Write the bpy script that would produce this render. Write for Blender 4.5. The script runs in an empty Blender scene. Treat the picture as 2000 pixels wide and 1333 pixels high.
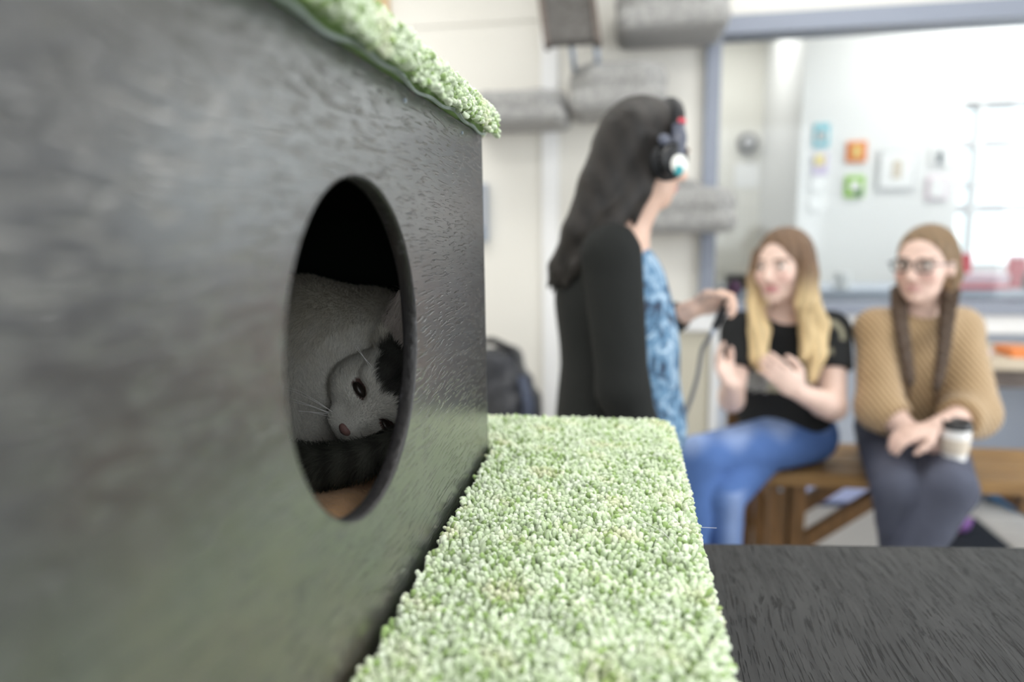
import bpy, math, random
import numpy as np
from mathutils import Vector, Matrix

rng = np.random.default_rng(7)
random.seed(7)
scene = bpy.context.scene
COL = scene.collection

# ------------------------------------------------------------------ camera
cam_d = bpy.data.cameras.new('camera')
cam = bpy.data.objects.new('camera', cam_d)
COL.objects.link(cam)
scene.camera = cam
cam_d.sensor_width = 36.0
cam_d.lens = 24.0
cam_d.clip_start = 0.01
cam.matrix_world = Matrix(((0.98690, -0.01141, 0.16095, 0.0),
                           (0.16067, 0.16104, -0.97378, 0.0),
                           (-0.01480, 0.98688, 0.16076, 1.28),
                           (0, 0, 0, 1)))
cam_d.dof.use_dof = True
cam_d.dof.focus_distance = 0.64
cam_d.dof.aperture_fstop = 2.0

# ------------------------------------------------------------------ world and exposure
world = bpy.data.worlds.new('sky')
scene.world = world
world.use_nodes = True
bg = world.node_tree.nodes['Background']
bg.inputs[0].default_value = (0.93, 0.97, 1.0, 1)
bg.inputs[1].default_value = 2.2
scene.view_settings.view_transform = 'Standard'
scene.view_settings.look = 'None'
scene.view_settings.gamma = 1.0
scene.view_settings.use_curve_mapping = False
scene.view_settings.exposure = 0.0


def area(name, loc, size, power, rot, color=(1, 1, 1)):
    l = bpy.data.lights.new(name, 'AREA')
    l.shape = 'RECTANGLE'
    l.size, l.size_y = size
    l.energy = power
    l.color = color
    o = bpy.data.objects.new(name, l)
    o.location = loc
    o.rotation_euler = rot
    COL.objects.link(o)
    return o


# daylight entering by the street windows of the wall on the right and of the wall behind the photographer
area('daylight_right_window', (3.45, 1.1, 1.75), (3.6, 1.7), 74, (0, math.radians(90), 0), (0.95, 0.98, 1.0))
area('daylight_front_window', (0.9, -2.75, 1.8), (3.6, 1.7), 22, (math.radians(90), 0, 0), (0.95, 0.98, 1.0))
area('daylight_back_room_window', (3.85, 4.7, 1.6), (1.5, 1.5), 22, (0, math.radians(90), 0), (0.95, 0.98, 1.0))


# ------------------------------------------------------------------ materials
def nt(m):
    m.use_nodes = True
    t = m.node_tree
    return t, t.nodes['Principled BSDF'], t.nodes, t.links


def mat(name, c, rough=0.6, spec=0.5, noise=None, bump=None, c2=None, stretch=(1, 1, 1), metallic=0.0,
        sheen=0.0, attr=None, coat=0.0, ramp=(0.4, 0.6), detail=4.0):
    """noise = scale of the colour variation between c and c2; bump = (scale, strength, distance)."""
    m = bpy.data.materials.new(name)
    t, b, N, L = nt(m)
    b.inputs['Base Color'].default_value = (*c, 1)
    b.inputs['Roughness'].default_value = rough
    b.inputs['Specular IOR Level'].default_value = spec
    b.inputs['Metallic'].default_value = metallic
    if sheen:
        b.inputs['Sheen Weight'].default_value = sheen
    if coat:
        b.inputs['Coat Weight'].default_value = coat
        b.inputs['Coat Roughness'].default_value = 0.25
    tc = N.new('ShaderNodeTexCoord')
    mp = N.new('ShaderNodeMapping')
    mp.inputs['Scale'].default_value = stretch
    L.new(tc.outputs['Object'], mp.inputs[0])
    src = None
    if attr:
        a = N.new('ShaderNodeAttribute')
        a.attribute_name = attr
        src = a.outputs['Color']
        if noise:
            n = N.new('ShaderNodeTexNoise')
            n.inputs['Scale'].default_value = noise
            n.inputs['Detail'].default_value = detail
            L.new(mp.outputs[0], n.inputs['Vector'])
            mr = N.new('ShaderNodeMapRange')
            mr.inputs['To Min'].default_value = 0.72
            mr.inputs['To Max'].default_value = 1.28
            L.new(n.outputs['Fac'], mr.inputs['Value'])
            mx = N.new('ShaderNodeVectorMath')
            mx.operation = 'SCALE'
            L.new(src, mx.inputs[0])
            L.new(mr.outputs[0], mx.inputs['Scale'])
            src = mx.outputs[0]
        L.new(src, b.inputs['Base Color'])
    elif noise:
        n = N.new('ShaderNodeTexNoise')
        n.inputs['Scale'].default_value = noise
        n.inputs['Detail'].default_value = detail
        L.new(mp.outputs[0], n.inputs['Vector'])
        r = N.new('ShaderNodeValToRGB')
        r.color_ramp.elements[0].position = ramp[0]
        r.color_ramp.elements[1].position = ramp[1]
        r.color_ramp.elements[0].color = (*c, 1)
        r.color_ramp.elements[1].color = (*(c2 or tuple(x * 0.7 for x in c)), 1)
        L.new(n.outputs['Fac'], r.inputs[0])
        L.new(r.outputs[0], b.inputs['Base Color'])
    if bump:
        n2 = N.new('ShaderNodeTexNoise')
        n2.inputs['Scale'].default_value = bump[0]
        n2.inputs['Detail'].default_value = 5.0
        L.new(mp.outputs[0], n2.inputs['Vector'])
        bp = N.new('ShaderNodeBump')
        bp.inputs['Strength'].default_value = bump[1]
        bp.inputs['Distance'].default_value = bump[2]
        L.new(n2.outputs['Fac'], bp.inputs['Height'])
        L.new(bp.outputs[0], b.inputs['Normal'])
    return m


def dark_wood(name, axis_scale, c1, c2, rough, pore=0.55, tint=None, spec=0.5, dist=0.0012, warp=0.05, coat=0.0, pore_k=4.0):
    """black-stained plywood: long grain, short open pores, worn gloss."""
    m = bpy.data.materials.new(name)
    t, b, N, L = nt(m)
    tc = N.new('ShaderNodeTexCoord')
    # gently wavy grain
    wn = N.new('ShaderNodeTexNoise')
    wn.inputs['Scale'].default_value = 5.0
    wn.inputs['Detail'].default_value = 1.0
    L.new(tc.outputs['Object'], wn.inputs['Vector'])
    ws = N.new('ShaderNodeVectorMath')
    ws.operation = 'MULTIPLY_ADD'
    ws.inputs[1].default_value = (warp, warp, warp)
    if coat:
        b.inputs['Coat Weight'].default_value = coat
        b.inputs['Coat Roughness'].default_value = 0.20
        b.inputs['Coat IOR'].default_value = 2.0
    L.new(wn.outputs['Color'], ws.inputs[0])
    L.new(tc.outputs['Object'], ws.inputs[2])
    mp = N.new('ShaderNodeMapping')
    mp.inputs['Scale'].default_value = axis_scale
    L.new(ws.outputs[0], mp.inputs[0])
    g = N.new('ShaderNodeTexNoise')
    g.inputs['Scale'].default_value = 1.0
    g.inputs['Detail'].default_value = 6.0
    g.inputs['Roughness'].default_value = 0.65
    L.new(mp.outputs[0], g.inputs['Vector'])
    r = N.new('ShaderNodeValToRGB')
    r.color_ramp.elements[0].position = 0.35
    r.color_ramp.elements[1].position = 0.68
    r.color_ramp.elements[0].color = (*c1, 1)
    r.color_ramp.elements[1].color = (*c2, 1)
    L.new(g.outputs['Fac'], r.inputs[0])
    col = r.outputs[0]
    if tint:
        tn = N.new('ShaderNodeTexNoise')
        tn.inputs['Scale'].default_value = 5.5
        tn.inputs['Detail'].default_value = 3.0
        L.new(tc.outputs['Object'], tn.inputs['Vector'])
        tr = N.new('ShaderNodeValToRGB')
        tr.color_ramp.elements[0].position = 0.52
        tr.color_ramp.elements[1].position = 0.72
        tr.color_ramp.elements[0].color = (0, 0, 0, 1)
        tr.color_ramp.elements[1].color = (1, 1, 1, 1)
        L.new(tn.outputs['Fac'], tr.inputs[0])
        mx = N.new('ShaderNodeMix')
        mx.data_type = 'RGBA'
        L.new(tr.outputs[0], mx.inputs['Factor'])
        L.new(col, mx.inputs['A'])
        mx.inputs['B'].default_value = (*tint, 1)
        col = mx.outputs['Result']
    # pores: sparse short dark nicks along the grain
    mp2 = N.new('ShaderNodeMapping')
    mp2.inputs['Scale'].default_value = tuple(s * pore_k for s in axis_scale)
    L.new(ws.outputs[0], mp2.inputs[0])
    p = N.new('ShaderNodeTexNoise')
    p.inputs['Scale'].default_value = 1.0
    p.inputs['Detail'].default_value = 2.0
    L.new(mp2.outputs[0], p.inputs['Vector'])
    pr = N.new('ShaderNodeValToRGB')
    pr.color_ramp.elements[0].position = pore
    pr.color_ramp.elements[1].position = pore + 0.1
    pr.color_ramp.elements[0].color = (1, 1, 1, 1)
    pr.color_ramp.elements[1].color = (0, 0, 0, 1)
    L.new(p.outputs['Fac'], pr.inputs[0])
    pm = N.new('ShaderNodeMix')
    pm.data_type = 'RGBA'
    pm.blend_type = 'MULTIPLY'
    pm.inputs['Factor'].default_value = 0.8
    L.new(col, pm.inputs['A'])
    L.new(pr.outputs[0], pm.inputs['B'])
    L.new(pm.outputs['Result'], b.inputs['Base Color'])
    ad = N.new('ShaderNodeMath')
    ad.operation = 'MULTIPLY_ADD'
    ad.inputs[1].default_value = 0.5
    L.new(g.outputs['Fac'], ad.inputs[0])
    L.new(pr.outputs[0], ad.inputs[2])
    bp = N.new('ShaderNodeBump')
    bp.inputs['Strength'].default_value = 0.55
    bp.inputs['Distance'].default_value = dist
    L.new(ad.outputs[0], bp.inputs['Height'])
    L.new(bp.outputs[0], b.inputs['Normal'])
    bc = N.new('ShaderNodeBump')
    bc.inputs['Strength'].default_value = 0.4
    bc.inputs['Distance'].default_value = dist
    L.new(ad.outputs[0], bc.inputs['Height'])
    L.new(bc.outputs[0], b.inputs['Coat Normal'])
    # worn gloss
    rn = N.new('ShaderNodeTexNoise')
    rn.inputs['Scale'].default_value = 9.0
    rn.inputs['Detail'].default_value = 4.0
    L.new(tc.outputs['Object'], rn.inputs['Vector'])
    mr = N.new('ShaderNodeMapRange')
    mr.inputs['To Min'].default_value = rough - 0.1
    mr.inputs['To Max'].default_value = rough + 0.12
    L.new(rn.outputs['Fac'], mr.inputs['Value'])
    L.new(mr.outputs[0], b.inputs['Roughness'])
    b.inputs['Specular IOR Level'].default_value = spec
    return m


M = {}
M['wall'] = mat('cream wall paint', (0.80, 0.785, 0.735), 0.7, 0.3, bump=(60, 0.08, 0.002))
M['wall_white'] = mat('white wall paint', (0.84, 0.84, 0.84), 0.6, 0.3, bump=(60, 0.08, 0.002))
M['wall_back'] = mat('cream plaster of the back room', (0.80, 0.78, 0.72), 0.7, 0.3, bump=(50, 0.08, 0.002))
M['wainscot'] = mat('beige wainscot paint', (0.60, 0.57, 0.47), 0.6, 0.3, bump=(40, 0.06, 0.002))
M['pale_blue'] = mat('pale blue grey paint', (0.50, 0.55, 0.64), 0.5, 0.4, bump=(40, 0.05, 0.002))
M['trim_white'] = mat('white trim paint', (0.88, 0.89, 0.90), 0.4, 0.4)
M['frame'] = mat('blue grey painted frame', (0.27, 0.30, 0.37), 0.45, 0.4, bump=(30, 0.05, 0.002))
M['ceiling'] = mat('white ceiling paint', (0.85, 0.85, 0.84), 0.8, 0.2)
M['tile'] = mat('pale floor tile', (0.70, 0.68, 0.64), 0.35, 0.5, noise=9, c2=(0.62, 0.60, 0.57), ramp=(0.3, 0.7))
M['grout'] = mat('grey grout', (0.40, 0.39, 0.37), 0.9)
M['house'] = dark_wood('black stained plywood', (160, 14, 160), (0.017, 0.018, 0.020), (0.044, 0.046, 0.050), 0.40,
                       pore=0.55, tint=(0.060, 0.042, 0.036), spec=0.8, coat=1.0, warp=0.03, pore_k=2.8, dist=0.0016)
M['house_inside'] = mat('black inside paint', (0.010, 0.014, 0.010), 0.8, 0.2, bump=(50, 0.2, 0.002))
M['rim'] = mat('black painted plywood cut edge', (0.018, 0.017, 0.018), 0.4, 0.5, noise=70, c2=(0.09, 0.09, 0.10),
               ramp=(0.62, 0.8), bump=(120, 0.6, 0.002))
M['board'] = dark_wood('dark weathered board', (120, 6, 120), (0.018, 0.019, 0.020), (0.040, 0.041, 0.042), 0.50,
                       pore=0.56, spec=0.28, dist=0.002, warp=0.018)
M['raw_ply'] = mat('raw tan plywood', (0.52, 0.30, 0.15), 0.7, 0.3, noise=30, c2=(0.40, 0.22, 0.11), stretch=(6, 1, 1))
M['pad'] = mat('green carpet backing', (0.22, 0.33, 0.13), 0.9, 0.1)
M['hem'] = mat('pale carpet backing edge', (0.45, 0.52, 0.50), 0.8, 0.2)
M['pile'] = mat('pale green carpet yarn', (0.5, 0.6, 0.35), 0.75, 0.2, attr='Col', sheen=0.3)
M['bench'] = mat('brown stained bench wood', (0.34, 0.20, 0.075), 0.5, 0.4, noise=8, c2=(0.19, 0.105, 0.04),
                 stretch=(1.2, 9, 9), ramp=(0.3, 0.7), bump=(40, 0.3, 0.003))
M['bench_leg'] = mat('brown stained bench leg wood', (0.22, 0.115, 0.045), 0.5, 0.4, noise=8, c2=(0.10, 0.055, 0.02),
                     stretch=(9, 9, 1.2), ramp=(0.3, 0.7), bump=(40, 0.3, 0.003))
M['table_wood'] = mat('pale wood', (0.62, 0.54, 0.42), 0.5, 0.4, noise=8, c2=(0.52, 0.44, 0.33), stretch=(1, 9, 9))
M['table_dark'] = mat('grey brown wood', (0.17, 0.14, 0.125), 0.6, 0.3, noise=8, c2=(0.12, 0.10, 0.09), stretch=(1, 9, 9))
M['tan_wood'] = mat('tan wood trim', (0.62, 0.45, 0.26), 0.5, 0.4, noise=6, c2=(0.52, 0.36, 0.20), stretch=(8, 8, 1))
M['plush'] = mat('grey plush', (0.27, 0.27, 0.27), 0.95, 0.1, noise=45, c2=(0.42, 0.42, 0.41), ramp=(0.35, 0.65),
                 bump=(140, 0.9, 0.01), sheen=0.4)
M['plush_dark'] = mat('dark grey carpeted plank', (0.10, 0.095, 0.09), 0.9, 0.15, noise=40, c2=(0.14, 0.135, 0.13),
                      bump=(140, 0.6, 0.006))
M['bag'] = mat('black bag plastic', (0.030, 0.033, 0.042), 0.38, 0.5, bump=(9, 0.7, 0.05))
M['black'] = mat('black plastic', (0.012, 0.013, 0.016), 0.35, 0.5)
M['black_soft'] = mat('black leatherette', (0.010, 0.011, 0.014), 0.5, 0.4)
M['greyblue_plastic'] = mat('grey blue plastic', (0.09, 0.10, 0.14), 0.35, 0.5)
M['sticker_white'] = mat('white sticker', (0.85, 0.86, 0.82), 0.5)
M['sticker_teal'] = mat('teal sticker', (0.03, 0.30, 0.34), 0.5)
M['red'] = mat('red plastic', (0.62, 0.05, 0.08), 0.4)
M['cable'] = mat('grey rubber cable', (0.14, 0.14, 0.145), 0.5)
M['steel'] = mat('grey metal', (0.33, 0.38, 0.46), 0.4, 0.5, metallic=0.3)
M['white_plastic'] = mat('white plastic', (0.80, 0.80, 0.79), 0.4)
M['blue_plastic'] = mat('lavender blue lid plastic', (0.36, 0.42, 0.68), 0.4)
M['navy_plastic'] = mat('navy band plastic', (0.06, 0.09, 0.20), 0.4)
M['mat_dark'] = mat('charcoal floor mat', (0.028, 0.034, 0.045), 0.9, 0.2, bump=(120, 0.5, 0.004))
M['blue_fabric'] = mat('blue cushion fabric', (0.07, 0.20, 0.38), 0.9, 0.1, noise=9, c2=(0.02, 0.07, 0.14), bump=(60, 0.4, 0.005))
M['blue_light'] = mat('light blue fabric', (0.17, 0.37, 0.66), 0.9, 0.1, noise=9, c2=(0.10, 0.25, 0.48), bump=(60, 0.4, 0.005))
M['toy_pink'] = mat('pink plush', (0.62, 0.22, 0.48), 0.9, 0.1)
M['toy_purple'] = mat('purple plush', (0.42, 0.22, 0.62), 0.9, 0.1)
M['orange'] = mat('orange print', (0.80, 0.25, 0.06), 0.5)
M['green'] = mat('green print', (0.30, 0.58, 0.06), 0.5)
M['lime_dark'] = mat('dark green print', (0.12, 0.24, 0.14), 0.5)
M['yellow'] = mat('yellow print', (0.80, 0.66, 0.22), 0.5)
M['teal'] = mat('teal print', (0.10, 0.46, 0.56), 0.5)
M['lilac'] = mat('lilac print', (0.62, 0.54, 0.74), 0.5)
M['paper'] = mat('white paper', (0.90, 0.90, 0.90), 0.6)
M['pinkpaper'] = mat('pale pink paper', (0.80, 0.66, 0.74), 0.6)
M['palegrey'] = mat('pale grey frame', (0.60, 0.60, 0.62), 0.5)
M['dark_print'] = mat('dark slate print', (0.06, 0.09, 0.12), 0.5)
M['cardboard'] = mat('cardboard sleeve', (0.68, 0.60, 0.50), 0.7)
M['skin'] = mat('skin', (0.6, 0.4, 0.32), 0.5, 0.4, attr='Col')
M['cloth'] = mat('dyed cloth', (0.5, 0.5, 0.5), 0.85, 0.2, attr='Col', bump=(35, 0.25, 0.006))
M['jeans'] = mat('denim', (0.1, 0.2, 0.5), 0.85, 0.2, attr='Col', noise=14, bump=(60, 0.4, 0.005))
M['hair'] = mat('hair', (0.1, 0.1, 0.1), 0.45, 0.35, attr='Col', noise=22, stretch=(9, 9, 0.8), bump=(40, 0.55, 0.008))
M['eye'] = mat('eye', (0.02, 0.015, 0.012), 0.3, 0.4)
M['eye_white'] = mat('eye white', (0.75, 0.73, 0.70), 0.2, 0.5)
M['cat'] = mat('cat coat', (0.6, 0.6, 0.58), 0.8, 0.2, attr='Col')
M['cat_nose'] = mat('pink brown cat nose', (0.26, 0.145, 0.13), 0.5, 0.4)
M['whisker'] = mat('white whisker', (0.9, 0.9, 0.9), 0.3, 0.5)
M['lamp_glow'] = mat('lamp diffuser', (0.9, 0.9, 0.9), 0.5)
_t, _b, _N, _L = nt(M['lamp_glow'])
_b.inputs['Emission Color'].default_value = (1, 0.98, 0.94, 1)
_b.inputs['Emission Strength'].default_value = 6.0

# poncho: ribbed knit
def knit():
    m = bpy.data.materials.new('tan ribbed knit')
    t, b, N, L = nt(m)
    tc = N.new('ShaderNodeTexCoord')
    mp = N.new('ShaderNodeMapping')
    mp.inputs['Rotation'].default_value = (0, math.radians(35), 0)
    L.new(tc.outputs['Object'], mp.inputs[0])
    w = N.new('ShaderNodeTexWave')
    w.inputs['Scale'].default_value = 22.0
    w.inputs['Distortion'].default_value = 1.5
    L.new(mp.outputs[0], w.inputs['Vector'])
    r = N.new('ShaderNodeValToRGB')
    r.color_ramp.elements[0].color = (0.30, 0.19, 0.09, 1)
    r.color_ramp.elements[1].color = (0.52, 0.37, 0.21, 1)
    L.new(w.outputs['Fac'], r.inputs[0])
    L.new(r.outputs[0], b.inputs['Base Color'])
    bp = N.new('ShaderNodeBump')
    bp.inputs['Strength'].default_value = 0.6
    bp.inputs['Distance'].default_value = 0.006
    L.new(w.outputs['Fac'], bp.inputs['Height'])
    L.new(bp.outputs[0], b.inputs['Normal'])
    b.inputs['Roughness'].default_value = 0.9
    b.inputs['Sheen Weight'].default_value = 0.3
    return m


M['knit'] = knit()


def blouse_mat():
    m = bpy.data.materials.new('blue patterned blouse')
    t, b, N, L = nt(m)
    tc = N.new('ShaderNodeTexCoord')
    n = N.new('ShaderNodeTexNoise')
    n.inputs['Scale'].default_value = 26.0
    n.inputs['Detail'].default_value = 3.0
    n.inputs['Distortion'].default_value = 1.2
    L.new(tc.outputs['Object'], n.inputs['Vector'])
    r = N.new('ShaderNodeValToRGB')
    e = r.color_ramp.elements
    e[0].position = 0.36
    e[0].color = (0.02, 0.035, 0.07, 1)
    e[1].position = 0.70
    e[1].color = (0.42, 0.54, 0.66, 1)
    k = e.new(0.50)
    k.color = (0.10, 0.22, 0.36, 1)
    L.new(n.outputs['Fac'], r.inputs[0])
    L.new(r.outputs[0], b.inputs['Base Color'])
    b.inputs['Roughness'].default_value = 0.8
    return m


M['blouse'] = blouse_mat()


def glass_mat():
    m = bpy.data.materials.new('clear window glass')
    m.use_nodes = True
    t = m.node_tree
    t.nodes.clear()
    o = t.nodes.new('ShaderNodeOutputMaterial')
    tr = t.nodes.new('ShaderNodeBsdfTransparent')
    tr.inputs[0].default_value = (0.96, 0.98, 0.98, 1)
    gl = t.nodes.new('ShaderNodeBsdfGlossy')
    gl.inputs['Roughness'].default_value = 0.02
    fr = t.nodes.new('ShaderNodeFresnel')
    fr.inputs[0].default_value = 1.45
    mx = t.nodes.new('ShaderNodeMixShader')
    t.links.new(fr.outputs[0], mx.inputs[0])
    t.links.new(tr.outputs[0], mx.inputs[1])
    t.links.new(gl.outputs[0], mx.inputs[2])
    t.links.new(mx.outputs[0], o.inputs[0])
    return m


M['glass'] = glass_mat()


# ------------------------------------------------------------------ object helpers
def tag(o, label=None, cat=None, group=None, kind=None):
    if label: o['label'] = label
    if cat: o['category'] = cat
    if group: o['group'] = group
    if kind: o['kind'] = kind
    return o


def thing(name, loc, label, cat, group=None):
    o = bpy.data.objects.new(name, None)
    o.empty_display_size = 0.05
    o.location = loc
    COL.objects.link(o)
    return tag(o, label, cat, group)


def origin(o):
    p = Vector((0, 0, 0))
    while o is not None:
        p += o.location
        o = o.parent
    return p


class MB:
    """collects shapes given in room coordinates; build() links them as one mesh."""
    def __init__(self):
        self.v, self.f, self.n = [], [], 0

    def add(self, v, f):
        v = np.asarray(v, float)
        self.f += [tuple(i + self.n for i in q) for q in f]
        self.v.append(v)
        self.n += len(v)
        return self

    def box(self, lo, hi, R=None, c=None):
        lo, hi = np.array(lo, float), np.array(hi, float)
        v = np.array([[x, y, z] for x in (lo[0], hi[0]) for y in (lo[1], hi[1]) for z in (lo[2], hi[2])])
        if R is not None:
            c = (lo + hi) / 2 if c is None else np.array(c)
            v = (v - c) @ np.array(R).T + c
        return self.add(v, [(0, 1, 3, 2), (4, 6, 7, 5), (0, 4, 5, 1), (2, 3, 7, 6), (0, 2, 6, 4), (1, 5, 7, 3)])

    def hexa(self, bottom, top):
        """bottom and top: four corners each, counter-clockwise from above."""
        v = list(bottom) + list(top)
        return self.add(v, [(3, 2, 1, 0), (4, 5, 6, 7), (0, 1, 5, 4), (1, 2, 6, 5), (2, 3, 7, 6), (3, 0, 4, 7)])

    def tube(self, pts, rad, n=12, flat=1.0):
        pts = np.array(pts, float)
        rad = np.broadcast_to(np.array(rad, float), (len(pts),))
        T = np.gradient(pts, axis=0)
        T /= np.linalg.norm(T, axis=1)[:, None] + 1e-12
        up = np.array([0, 0, 1.0]) if abs(T[0][2]) < 0.9 else np.array([1.0, 0, 0])
        v = []
        U = np.cross(T[0], up)
        U /= np.linalg.norm(U)
        for p, t, r in zip(pts, T, rad):
            U = U - t * U.dot(t)
            U /= np.linalg.norm(U)
            W = np.cross(t, U)
            for k in range(n):
                a = 2 * math.pi * k / n
                v.append(p + r * (math.cos(a) * U + flat * math.sin(a) * W))
        m = len(pts)
        f = [(i * n + k, i * n + (k + 1) % n, (i + 1) * n + (k + 1) % n, (i + 1) * n + k)
             for i in range(m - 1) for k in range(n)]
        f.append(tuple(range(n))[::-1])
        f.append(tuple((m - 1) * n + k for k in range(n)))
        return self.add(v, f)

    def lathe(self, prof, c, n=24, axis=(0, 0, 1)):
        """prof: (radius, height) pairs along axis."""
        A = Vector(axis).normalized()
        U = A.orthogonal().normalized()
        W = A.cross(U)
        v = []
        for r, h in prof:
            for k in range(n):
                a = 2 * math.pi * k / n
                v.append(Vector(c) + A * h + U * (r * math.cos(a)) + W * (r * math.sin(a)))
        m = len(prof)
        f = [(i * n + k, i * n + (k + 1) % n, (i + 1) * n + (k + 1) % n, (i + 1) * n + k)
             for i in range(m - 1) for k in range(n)]
        f.append(tuple(range(n))[::-1])
        f.append(tuple((m - 1) * n + k for k in range(n)))
        return self.add([tuple(x) for x in v], f)

    def ell(self, c, r, R=None, nu=14, nv=9):
        v, f = [], []
        for j in range(nv + 1):
            th = math.pi * j / nv
            for i in range(nu):
                ph = 2 * math.pi * i / nu
                v.append((r[0] * math.sin(th) * math.cos(ph), r[1] * math.sin(th) * math.sin(ph), r[2] * math.cos(th)))
        v = np.array(v)
        if R is not None:
            v = v @ np.array(R).T
        for j in range(nv):
            for i in range(nu):
                f.append((j * nu + i, (j + 1) * nu + i, (j + 1) * nu + (i + 1) % nu, j * nu + (i + 1) % nu))
        return self.add(v + np.array(c), f)

    def build(self, name, m, parent=None, bevel=0.0, smooth=False, loc=None):
        v = np.concatenate(self.v)
        p = np.array(origin(parent)) if parent is not None else np.zeros(3)
        if parent is None and loc is not None:
            p = np.array(loc, float)
        me = bpy.data.meshes.new(name)
        me.from_pydata((v - p).tolist(), [], self.f)
        me.update()
        me.materials.append(m)
        o = bpy.data.objects.new(name, me)
        COL.objects.link(o)
        if parent is not None:
            o.parent = parent
        elif loc is not None:
            o.location = loc
        if smooth:
            me.polygons.foreach_set('use_smooth', np.ones(len(me.polygons), bool))
        if bevel:
            b = o.modifiers.new('bevel', 'BEVEL')
            b.width = bevel
            b.segments = 2
            b.limit_method = 'ANGLE'
        return o


def quick(name, V, Fq, m, parent, col=None, smooth=True):
    """big numpy mesh; V in room coordinates, Fq an (n, k) index array."""
    me = bpy.data.meshes.new(name)
    p = np.array(origin(parent)) if parent is not None else np.zeros(3)
    V = np.asarray(V, np.float64) - p
    n, k = Fq.shape
    me.vertices.add(len(V))
    me.vertices.foreach_set('co', V.astype(np.float32).ravel())
    me.loops.add(n * k)
    me.loops.foreach_set('vertex_index', Fq.astype(np.int32).ravel())
    me.polygons.add(n)
    me.polygons.foreach_set('loop_start', np.arange(0, n * k, k, dtype=np.int32))
    me.polygons.foreach_set('use_smooth', np.full(n, smooth))
    if col is not None:
        a = me.color_attributes.new('Col', 'FLOAT_COLOR', 'POINT')
        c4 = np.ones((len(V), 4), np.float32)
        c4[:, :3] = col
        a.data.foreach_set('color', c4.ravel())
    me.update()
    me.validate()
    me.materials.append(m)
    o = bpy.data.objects.new(name, me)
    COL.objects.link(o)
    if parent is not None:
        o.parent = parent
    return o


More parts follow.
